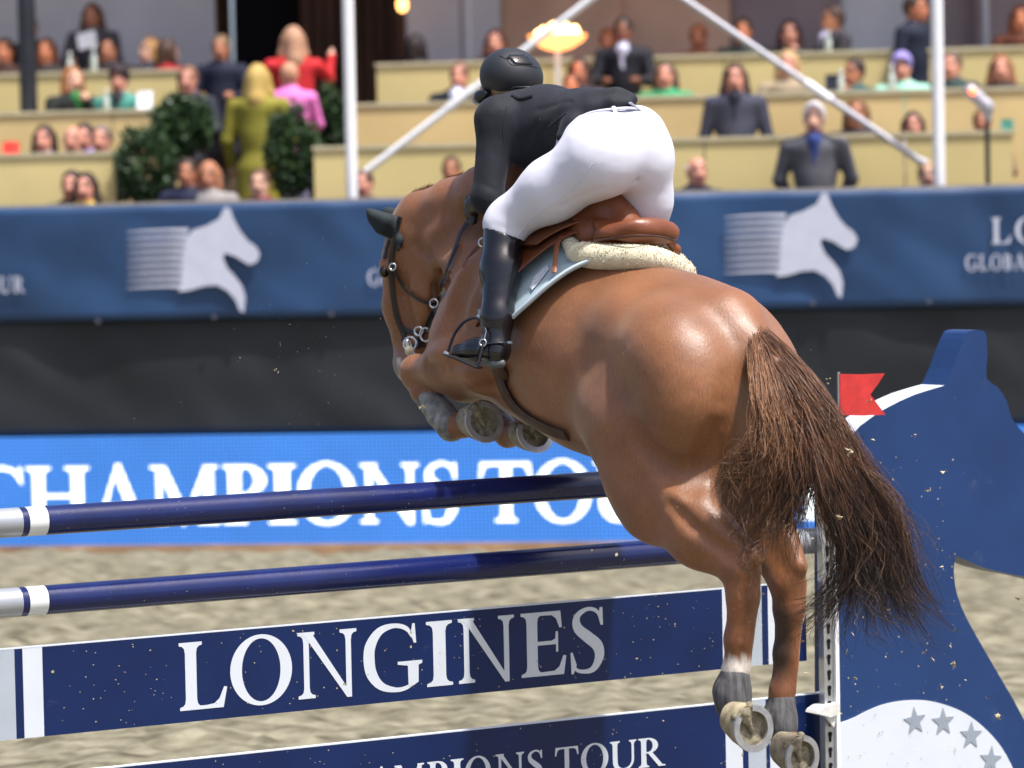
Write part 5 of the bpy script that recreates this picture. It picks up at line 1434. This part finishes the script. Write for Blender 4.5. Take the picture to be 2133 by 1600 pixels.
# ------------------------------------------------------------------ spectators
def cmat(kind, c, rough=.75):
    key = kind + '_%02x%02x%02x' % c
    return MATS[key] if key in MATS else mat(key, tuple(v for v in lin(c)), rough, .3, var=.12, vscale=9, bump=.2 if kind == 'cloth' else 0, bscale=18)
SK = dict(fair=(205, 160, 138), pink=(196, 138, 118), tan=(168, 112, 84), brown=(120, 76, 56), warm=(188, 118, 84))  # warm: an orange tone in the skin colour itself
FACE_DARK = mat('face_dark', (.03, .016, .012), .5)
LIPS = mat('lips', (.30, .10, .085), .5)
def spectator(x, y, w, label, floor, top=(40, 40, 48), bottom=(40, 40, 50), hair=(60, 42, 30), style='short', skin='fair', yaw=0, stand=False,
              pose='table', shirt=None, size=1.0, lean=0.0, group='spectators in the stand', dress=None):
    H = WALL.hit(x, y, w); ya = math.radians(yaw)
    r = WALL.d * math.cos(ya) + WALL.n * math.sin(ya); f = -WALL.n * math.cos(ya) + WALL.d * math.sin(ya); u = np.array([0, 0, 1.0])
    k = size
    def L(a, b, c):
        if c < -.15: c += .065
        return H + k * (r * (a + lean * -c) + f * b + u * c)
    R = np.array([r, f, u])
    t = thing('person', (H[0], H[1], floor), label, 'person', group)
    s = SDF()
    s.ell(L(0, 0, 0), (.074 * k, .092 * k, .112 * k), R, .02, 0)
    s.ell(L(0, .045, -.055), (.055 * k, .055 * k, .06 * k), R, .02, 0)        # jaw
    s.cone(L(0, .088, -.005), L(0, .104, -.028), .012 * k, .017 * k, .012, 0)  # nose
    for q_ in (1, -1):
        s.ell(L(q_ * .076, -.005, -.01), (.012 * k, .02 * k, .03 * k), R, .01, 0)
        s.ell(L(q_ * .031, .083, .014), (.017 * k, .012 * k, .010 * k), R, .001, 3)
    s.ell(L(0, .096, -.066), (.026 * k, .012 * k, .009 * k), R, .001, 4)
    s.cone(L(0, -.012, -.09), L(0, -.02, -.17), .05 * k, .055 * k, .02, 0)
    hipz = -.78 if stand else -.74
    s.cone(L(0, -.02, -.30), L(0, -.02, -.52), .135 * k, .125 * k, .05, 1)
    s.ell(L(0, -.02, -.27), (.205 * k, .105 * k, .09 * k), R, .06, 1)
    s.ell(L(0, -.02, -.42), (.165 * k, .11 * k, .2 * k), R, .05, 1)
    s.ell(L(0, -.02, hipz), (.165 * k, .12 * k, .13 * k), R, .06, 2)
    s.cone(L(0, -.02, -.5), L(0, -.02, hipz + .06), .13 * k, .14 * k, .05, 1)
    hands = []
    for q_ in (1, -1):
        sh = L(q_ * .19, -.02, -.26)
        if pose == 'down': el, ha = L(q_ * .25, -.03, -.53), L(q_ * .235, .07, -.76)
        elif pose == 'face' and q_ == 1: el, ha = L(.20, .16, -.46), L(.05, .15, -.15)
        elif pose == 'raise' and q_ == -1: el, ha = L(-.30, .10, -.36), L(-.34, .16, -.10)
        elif pose == 'back': el, ha = L(q_ * .26, -.05, -.50), L(q_ * .14, -.17, -.70)
        else: el, ha = L(q_ * .25, .06, -.50), L(q_ * .12, .27, -.50)
        s.cone(sh, el, .062 * k, .05 * k, .04, 1); s.cone(el, el + (ha - el) * .85, .048 * k, .036 * k, .03, 1)
        s.ell(ha, (.034 * k, .04 * k, .04 * k), R, .02, 0)
        d_ = unit(ha - el)
        for j in range(4):
            b = ha + np.cross(d_, u) * (.02 * (j - 1.5)) ; s.cone(b, b + d_ * .06 * k, .010 * k, .008 * k, .006, 0)
        s.cone(ha, ha + (r * -q_ * .04 + u * .03) * k, .011 * k, .009 * k, .006, 0)
    zf = floor
    for q_ in (1, -1):
        hp = L(q_ * .085, -.02, hipz)
        if stand:
            kn_ = hp + f * .02 * k; kn_[2] = (hp[2] + zf) / 2; an = kn_.copy() - f * .03 * k; an[2] = zf + .08
        else:
            kn_ = hp + f * .42 * k - u * .02; an = kn_ + f * -.04; an[2] = zf + .08
        s.cone(hp, kn_, .085 * k, .062 * k, .04, 2); s.cone(kn_, an, .058 * k, .04 * k, .03, 2)
        s.cone(an - u * .035, an - u * .035 + f * .15 * k, .042 * k, .034 * k, .02, 3)
    if dress is not None:
        zl = floor + dress; c0 = L(0, -.02, hipz); c1 = c0.copy(); c1[2] = zl
        s.cone(c0, c1, .17 * k, .25 * k, .05, 1)
    if shirt is not None:
        s.cone(L(0, .085, -.22), L(0, .092, -.36), .05 * k, .022 * k, .005, 5); s.cone(L(0, .09, -.3), L(0, .095, -.5), .03 * k, .02 * k, .005, 5)
    ms = [cmat('skin', SK[skin], .5), cmat('cloth', top), cmat('cloth', bottom), FACE_DARK, LIPS, cmat('cloth', shirt or (220, 225, 235))]
    sdf_obj('body', s, .0195, ms, t)
    if style != 'bald':
        h = SDF()
        h.ell(L(0, -.022, .026), (.086 * k, .098 * k, .108 * k), R, .02)
        if style == 'long':
            for q_ in (1, -1): h.chain([L(q_ * .066, -.02, .02), L(q_ * .088, -.012, -.10), L(q_ * .095, .02, -.26)], [.04 * k, .038 * k, .028 * k], .03)
            h.chain([L(0, -.06, .0), L(0, -.085, -.15), L(0, -.10, -.33)], [.075 * k, .075 * k, .05 * k], .03)
        if style == 'bob':
            for q_ in (1, -1): h.chain([L(q_ * .066, -.02, .02), L(q_ * .085, -.005, -.10)], [.042 * k, .036 * k], .03)
            h.cone(L(0, -.06, 0), L(0, -.07, -.12), .07 * k, .05 * k, .03)
        if style == 'cap':
            h.cone(L(0, .02, .085), L(0, .13, .055), .055 * k, .035 * k, .02)
            h.ell(L(0, 0, .06), (.09 * k, .105 * k, .085 * k), R, .02)
        # open the face
        h.ell(L(0, .115, -.045), (.074 * k, .10 * k, .125 * k), R, .015, 0, True)
        sdf_obj('cap' if style == 'cap' else 'hair', h, .0185, cmat('hair', hair, .6), t)
    elif hair is not None:
        h = SDF()
        for q_ in (1, -1): h.cone(L(q_ * .068, -.02, .0), L(q_ * .066, -.045, .04), .022 * k, .02 * k, .02)
        h.cone(L(.05, -.075, .02), L(-.05, -.075, .02), .03 * k, .03 * k, .02)
        sdf_obj('hair', h, .0185, cmat('hair', hair, .6), t)
    return t
F0_, F1_, F2_, F3_ = 1.5, 2.0, 2.5, 2.95
W0, W1, W2, W3 = .75, 1.9, 3.6, 5.3
blk, nav, gry = (26, 27, 33), (28, 33, 52), (86, 88, 96)
sp = spectator
# left block, top row
sp(62, 62, W3 + .3, 'figure in dark coat standing right behind the black post', F3_, (30, 28, 34), hair=(30, 24, 22), stand=True, pose='down', yaw=30)
sp(10, 108, W3, 'warm-toned person at the left edge beside the black post', F3_, (60, 34, 30), skin='warm', hair=(70, 40, 26))
sp(96, 108, W3, 'orange-toned seated person just right of the black post', F3_, (46, 38, 38), skin='warm', hair=(96, 50, 26), style='bob')
sp(192, 34, W3 + .4, 'long-haired woman standing against the grey drape with a sheet of paper', F3_, (70, 66, 74), hair=(84, 54, 40), style='long', skin='tan', stand=True)
sp(226, 104, W3, 'dark-haired person seated below the standing long-haired woman', F3_, (44, 36, 40), hair=(34, 26, 26), skin='tan')
sp(312, 106, W3, 'blond person in the top left row leaning towards the neighbour in red', F3_, (58, 56, 70), hair=(176, 132, 80), style='bob', yaw=-40)
sp(351, 110, W3 - .1, 'brown-haired person in a dark red top at the end of the top left row', F3_, (150, 28, 38), hair=(66, 46, 38), style='bob', yaw=140)
sp(460, 102, W3 - .5, 'short-haired man in navy standing at the top of the steps', F3_, (24, 28, 48), hair=(110, 88, 64), skin='tan', stand=True)
# left block, middle row
sp(152, 168, W2, 'fair-haired woman in black and green, middle row on the left', F2_, (24, 28, 28), shirt=(44, 120, 60), hair=(140, 92, 56), style='bob', yaw=35, pose='face')
sp(248, 168, W2, 'person in a dark cap and teal jacket behind the white sheet', F2_, (64, 130, 118), shirt=(40, 38, 46), hair=(44, 34, 40), style='cap', skin='pink')
sp(392, 168, W2 - .2, 'man in a charcoal jacket at the end of the middle left row', F2_, (40, 44, 54), hair=(120, 84, 64), skin='pink')
# left block, low row
sp(92, 292, W1, 'dark-haired woman in white, low row at the far left', F1_, (196, 204, 220), hair=(50, 34, 28), style='bob', skin='pink')
sp(152, 292, W1, 'bald man in the low row on the left', F1_, (74, 110, 90), hair=None, style='bald', skin='pink')
sp(176, 288, W1 + .25, 'dark-haired person half hidden behind the bald man', F1_, (130, 130, 200), hair=(50, 34, 30), skin='pink')
sp(211, 292, W1, 'grey-haired man in dark jacket, right end of the low left row', F1_, (40, 42, 52), hair=(110, 96, 86), skin='pink')
# people at the barrier, left
sp(149, 388, W0 + .2, 'pale face half hidden behind the dark-haired woman at the barrier', F0_, (50, 40, 40), hair=(46, 32, 28), skin='pink')
sp(178, 392, W0, 'dark-haired woman in yellow at the barrier on the left', F0_, (190, 160, 50), hair=(48, 32, 26), style='long', skin='pink')
sp(390, 362, W0, 'dark-haired boy in navy at the barrier below the round shrub', F0_, (28, 32, 56), hair=(50, 36, 30), skin='tan', size=.95)
sp(434, 368, W0, 'fair-haired child in a grey top beside the boy in navy', F0_, (140, 136, 134), hair=(160, 108, 80), skin='tan', style='bob', size=.95)
sp(540, 384, W0, 'child in maroon at the barrier in front of the olive dress', F0_, (110, 26, 52), hair=(90, 64, 50), skin='fair', size=.95)
# standing on the steps
sp(538, 168, W1 + .1, 'woman with long blond hair in a long olive coat, seen from behind', 1.85, (128, 122, 42), (60, 56, 30), hair=(178, 150, 84), style='long', yaw=180, stand=True, pose='down', size=1.05, dress=.25)
sp(610, 88, W2 - .3, 'woman in a red sweater and green trousers on the steps', 2.35, (180, 34, 40), (60, 150, 92), hair=(170, 130, 104), style='long', yaw=200, stand=True, pose='raise', size=1.05)
sp(603, 160, W2 - .9, 'small fair-haired girl in a pink top in front of the red sweater', 2.3, (224, 120, 190), (120, 120, 150), hair=(190, 140, 110), yaw=190, stand=True, pose='table', size=.92)
# right block, barrier
sp(757, 384, W0, 'face just right of the left white post at the barrier', F0_, (70, 58, 52), hair=(80, 54, 44), skin='pink', size=.92)
sp(940, 356, W0 + .1, 'child at the barrier left of the rider arm', F0_, (90, 76, 64), hair=(96, 70, 50), skin='tan', size=.9)
sp(1452, 358, W0, 'bald older man in navy at the barrier right of the rider', F0_, (26, 30, 50), hair=(180, 170, 166), style='bald', skin='pink', yaw=20)
sp(1696, 248, W0 + .1, 'white-haired old man standing in grey blazer and blue jumper', F0_, (84, 84, 90), (40, 52, 92), hair=(196, 190, 190), style='short', skin='fair', stand=True, pose='back', shirt=(44, 60, 116), size=1.06)
sp(1932, 366, W0, 'blurred face at the foot of the right white post', F0_, (150, 130, 90), hair=(150, 124, 84), skin='fair', size=.92)
# right block, low row
sp(1531, 164, W1 - .1, 'long-haired woman standing in dark leather jacket and scarf, right of the rider', F1_ + .1, (58, 60, 76), (36, 36, 50), hair=(70, 46, 38), style='long', skin='pink', stand=True, pose='down', shirt=(24, 26, 44), size=1.0)
sp(1784, 238, W1, 'curly brown-haired woman seated right of the old man', F1_, (44, 38, 44), hair=(104, 72, 44), style='bob', skin='tan')
sp(1902, 262, W1, 'dark-haired child peeking over the low counter left of the right post', F1_, (210, 200, 210), hair=(58, 40, 34), style='bob', skin='pink', size=.9)
sp(2046, 256, W1 + .1, 'person hidden behind the stage lamp', F1_, (120, 92, 74), hair=(110, 80, 56), skin='tan', size=.9)
# right block, middle row
sp(956, 160, W2, 'man in a dark suit and white shirt left of the helmet', F2_, (24, 28, 40), hair=(110, 80, 66), skin='pink', shirt=(214, 218, 240), lean=-.1)
sp(1206, 150, W2 + .2, 'dark-haired woman just right of the fire bowl stand', F2_, (50, 38, 44), hair=(46, 30, 30), style='long', skin='tan')
sp(1190, 178, W2 - .1, 'reddish face low behind the counter by the fire bowl stand', F2_, (110, 60, 52), hair=(86, 50, 40), skin='warm', size=.85)
sp(1386, 158, W2, 'person in a green shirt right of the waiter', F2_, (44, 140, 92), hair=(80, 62, 50), skin='pink', style='bob')
sp(1641, 136, W2, 'pale-haired woman in a beige coat, middle row right', F2_, (156, 140, 116), hair=(170, 140, 100), style='bob', skin='pink', size=1.02)
sp(1778, 152, W2, 'dark-haired person leaning on a hand beside the teal bag', F2_, (50, 80, 78), hair=(52, 38, 38), skin='tan', yaw=-35, pose='face')
sp(1878, 142, W2, 'person in a lilac cap and pale green top, middle row right', F2_, (150, 200, 180), hair=(140, 130, 190), style='cap', skin='pink')
sp(1982, 138, W2, 'person in dark green just right of the right white post', F2_, (38, 58, 56), hair=(90, 72, 60), skin='pink', yaw=-20)
sp(2085, 144, W2, 'woman with long auburn hair at the right end of the middle row', F2_, (50, 38, 40), hair=(130, 84, 54), style='long', skin='pink')
# right block, top row
sp(868, 100, W3, 'dark-haired person bending forward beside the dark doorway', F3_, (36, 32, 36), hair=(40, 32, 34), skin='tan', yaw=160, style='bob')
sp(1032, 90, W3, 'brown-haired woman just above the helmet', F3_, (46, 42, 52), hair=(104, 62, 48), style='long', skin='pink')
sp(1266, 88, W3 + .3, 'orange-toned figure behind the waiter', F3_, (150, 84, 52), hair=(130, 66, 36), skin='warm')
sp(1298, 66, W3 - .8, 'waiter in a black suit and white collar standing with a tray', F3_ - .1, (26, 28, 36), (22, 24, 32), hair=(34, 28, 26), skin='brown', stand=True, shirt=(200, 200, 224), size=1.02)
sp(1455, 80, W3 + .3, 'orange-toned figure in the top row behind the grey stay', F3_, (150, 100, 78), hair=(150, 80, 46), skin='warm')
sp(1548, 66, W3, 'dark-clothed person with an orange-toned face in the top row', F3_, (30, 36, 36), hair=(76, 52, 40), skin='warm')
sp(1645, 70, W3, 'woman with long dark hair resting a hand on her chin, top row', F3_, (40, 44, 42), hair=(70, 44, 42), style='long', skin='pink', pose='face')
sp(1734, 42, W3 - .1, 'man in a dark suit turned left in the top row', F3_, (46, 44, 50), hair=(70, 50, 42), skin='tan', yaw=-60, shirt=(180, 180, 210))
sp(1908, 20, W3 - .6, 'tall man in dark navy standing behind the right white post', F3_ - .1, (26, 32, 50), (24, 28, 44), hair=(60, 44, 36), skin='warm', stand=True, yaw=60, pose='down', size=1.05)
sp(2126, 40, W3, 'brown-haired person at the top right corner', F3_, (90, 48, 34), hair=(110, 62, 44), skin='warm', style='bob')

# things on the counters
mat('paper_white', (.78, .79, .86), .7); mat('bottle_glass', (.46, .52, .49), .15, .5); mat('box_red', (.70, .05, .035), .5); mat('tablet_dark', (.02, .022, .035), .3)
mat('bag_green', (.06, .22, .17), .7); mat('snack_yellow', (.6, .45, .12), .6)
def sheet(x, y, w, wpx, hpx, name, label, m, th=.006, til=0):
    c = WALL.hit(x, y, w); a = px2m(wpx, c[1]) / 2; b = px2m(hpx, c[1]) / 2
    e1 = WALL.d * math.cos(til) + np.array([0, 0, 1]) * math.sin(til); e2 = np.array([0, 0, 1]) * math.cos(til) - WALL.d * math.sin(til) + WALL.n * .25
    pts = [c - e1 * a - e2 * b, c + e1 * a - e2 * b, c + e1 * a + e2 * b, c + e1 * (a * .3) + e2 * b * 1.02 - WALL.n * .012, c - e1 * a + e2 * b]
    o = MB().prism(pts, [p + WALL.n * th for p in pts]).build(name, m); tag(o, label, name.replace('_', ' '))
sheet(301, 210, W2 - .42, 32, 40, 'paper_sheet', 'white paper sheet standing up on the middle left counter', M['paper_white'])
sheet(181, 84, W3 + .1, 40, 34, 'paper_sheet', 'white paper held by the long-haired woman standing on the left', M['paper_white'], til=.2)
sheet(20, 312, W1 - .35, 30, 34, 'red_box', 'small red box on the low counter at the left edge', M['box_red'], .08)
sheet(1735, 172, W2 - .40, 32, 34, 'tablet', 'dark tablet on the middle right counter', M['tablet_dark'])
sheet(2098, 262, W1 - .35, 26, 28, 'green_box', 'small dark green box on the low counter far right', M['bag_green'], .06)
def bottle(x, y, w, h, label, m):
    c = WALL.hit(x, y, w); h *= .8; prof_ = [(0, .026), (.02, .028), (.55, .028), (.68, .022), (.78, .012), (.96, .011), (1.0, .012)]
    t = thing('bottle', c, label, 'bottle', 'bottles on the counters')
    smooth_shade(MB().tube([c + np.array([0, 0, z * h]) for z, _ in prof_], [r_ for _, r_ in prof_], 14).build('glass', m, t), 50)
    smooth_shade(MB().tube([c + np.array([0, 0, h]), c + np.array([0, 0, h + .025])], .017, 10).build('cap', M['white_paint'], t), 50)
def rowtop(row, x):   # pixel row of a counter's top at pixel column x
    R = ROWS[row]; w = R['w'] + .12; y = 300
    for _ in range(6): y += (WALL.sz(x, y, w)[1] - R['top'] - .014) * 230
    return y, w
for row, x, h, lb in [(2, 196, .26, 'clear bottle on the top left counter below the standing woman'), (2, 146, .2, 'pale green bottle on the top left counter near the black post'), (1, 222, .2, 'clear bottle on the middle left counter beside the capped person'),
                      (1, 1752, .2, 'clear bottle beside the tablet on the middle right counter'), (1, 1858, .24, 'pale green bottle in front of the lilac cap'), (2, 1726, .2, 'clear bottle before the man in the dark suit, top row')]:
    y, w = rowtop(row, x); bottle(x, y, w, h, lb, M['bottle_glass'])

# ------------------------------------------------------------------ shrubs on the steps
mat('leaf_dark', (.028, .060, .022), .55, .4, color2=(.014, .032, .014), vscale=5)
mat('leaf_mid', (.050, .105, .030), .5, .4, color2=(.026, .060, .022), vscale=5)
mat('bark', (.06, .04, .025), .9)
mat('pot_dark', (.03, .028, .03), .6)
def shrub(x, y, w, rx, rz, floor, label, seed, n=3400):
    c = WALL.hit(x, y, w); g = np.random.default_rng(seed)
    t = thing('topiary_shrub', (c[0], c[1], floor), label, 'shrub', 'topiary shrubs on the steps')
    base = np.array([c[0], c[1], floor])
    smooth_shade(MB().tube([base + np.array([0, 0, .25]), base * .5 + c * .5 + np.array([.02, 0, .1]), c], [.03, .025, .012], 8).build('trunk', M['bark'], t))
    smooth_shade(MB().tube([base, base + np.array([0, 0, .3])], [.13, .17], 16).build('pot', M['pot_dark'], t), 40)
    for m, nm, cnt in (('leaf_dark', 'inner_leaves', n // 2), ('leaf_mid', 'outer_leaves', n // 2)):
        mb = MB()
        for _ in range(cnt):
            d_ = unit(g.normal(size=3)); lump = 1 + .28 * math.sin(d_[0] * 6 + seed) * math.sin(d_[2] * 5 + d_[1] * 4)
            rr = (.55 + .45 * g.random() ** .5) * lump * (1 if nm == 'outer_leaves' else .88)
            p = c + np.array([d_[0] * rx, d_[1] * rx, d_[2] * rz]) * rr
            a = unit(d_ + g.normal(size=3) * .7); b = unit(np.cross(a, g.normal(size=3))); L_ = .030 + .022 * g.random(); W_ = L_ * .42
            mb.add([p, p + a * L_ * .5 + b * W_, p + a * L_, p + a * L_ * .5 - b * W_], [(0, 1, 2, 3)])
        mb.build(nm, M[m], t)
shrub(383, 262, W1 + .5, .235, .255, 2.2, 'round dark green topiary ball left of the olive coat', 1)
shrub(303, 350, W0 + .45, .23, .33, 1.5, 'bushy dark shrub right of the low left counter', 2)
shrub(606, 318, W0 + .65, .20, .36, 1.6, 'tall dark shrub right of the olive coat', 3)
shrub(678, 260, W2 - .6, .17, .30, 2.3, 'shadowed shrub behind the left white post', 4)

# ------------------------------------------------------------------ sand thrown up by the hooves
def flying_sand():
    g = np.random.default_rng(33); mb = MB()
    def speck(p, r):
        a = [p + r * unit(g.normal(size=3)) * (.6 + .7 * g.random()) for _ in range(4)]
        c = np.mean(a, 0)
        mb.add(a, [(0, 1, 2), (0, 2, 3), (0, 3, 1), (1, 3, 2)])
    for _ in range(150): speck(P(g.normal(700, 130), g.normal(620, 170), g.uniform(11.6, 12.8)), g.uniform(.0009, .0024))
    for _ in range(60): speck(P(g.uniform(820, 1240), g.uniform(420, 980), g.uniform(11.3, 11.75)), g.uniform(.0008, .0018))
    for _ in range(90): speck(P(g.uniform(1180, 1700), g.uniform(560, 1250), g.uniform(10.95, 11.1)), g.uniform(.0008, .0018))
    for _ in range(170): speck(P(g.normal(1860, 130), g.normal(1320, 190), g.uniform(11.2, 12.6)), g.uniform(.0012, .0028))
    for _ in range(34): speck(P(g.normal(1880, 130), g.normal(1330, 220), g.uniform(11.4, 12.7)), g.uniform(.006, .014))
    for _ in range(20): speck(P(g.uniform(1200, 1760), g.uniform(1050, 1580), g.uniform(11.0, 11.8)), g.uniform(.003, .008))
    for _ in range(40): speck(P(g.uniform(560, 1300), g.uniform(10, 420), g.uniform(11.4, 12.0)), g.uniform(.0008, .002))
    for x, y, r in [(1768, 937, .014), (1750, 1078, .015), (1810, 835, .010), (1905, 908, .008), (1934, 1020, .011), (1725, 795, .006), (1780, 1412, .018), (1985, 1385, .017), (880, 848, .012), (580, 772, .005), (497, 748, .004), (2082, 1492, .016)]:
        for k in range(4): speck(P(x + g.normal() * 3, y + g.normal() * 3, 11.0 if x < 1800 and y < 1200 else 12.3), r * .8)
    for _ in range(260):                       # grains on the coat
        x, y = g.uniform(1080, 1660), g.uniform(600, 1300); p, n = hray(x, y, .002)
        if p is not None: speck(p, g.uniform(.0006, .0015))
    # specks stuck to poles, planks and wing
    for _ in range(420):
        x = g.uniform(100, 1690); z = g.choice([g.uniform(.70, .99), g.uniform(.27, .555)]); a = JA(x, 1400)
        p = JUMP.P(a, z, -.0135); r = g.uniform(.0008, .0030) * (2.0 if g.random() < .06 else 1)
        mb.add([p + r * (JUMP.d * math.cos(t) * g.uniform(.6, 1.5) + np.array([0, 0, 1]) * math.sin(t) * g.uniform(.6, 1.3)) - JUMP.n * .0006 for t in (0, 1.3, 2.6, 3.9, 5.2)], [(0, 1, 2, 3, 4)])
    for zc in (1.4215, 1.153):
        for _ in range(150):
            a = JA(g.uniform(100, 1690), 1200); th = g.uniform(-1.2, .9); r = g.uniform(.0008, .0028)
            p = JUMP.P(a, zc + .0505 * math.sin(th), -.0505 * math.cos(th)); speck(p, r)
    for _ in range(110):
        p = JUMP.hit(g.uniform(1760, 2000), g.uniform(950, 1600), WW - .0075); r = g.uniform(.001, .004)
        mb.add([p + r * (JUMP.d * math.cos(t) * g.uniform(.6, 1.5) + np.array([0, 0, 1]) * math.sin(t) * g.uniform(.6, 1.3)) - JUMP.n * .003 for t in (0, 1.3, 2.6, 3.9, 5.2)], [(0, 1, 2, 3, 4)])
    o = mb.build('flying_sand', M['clod']); tag(o, 'grains and clods of sand flying around the horse and stuck to the jump', 'sand', kind='stuff')
flying_sand()
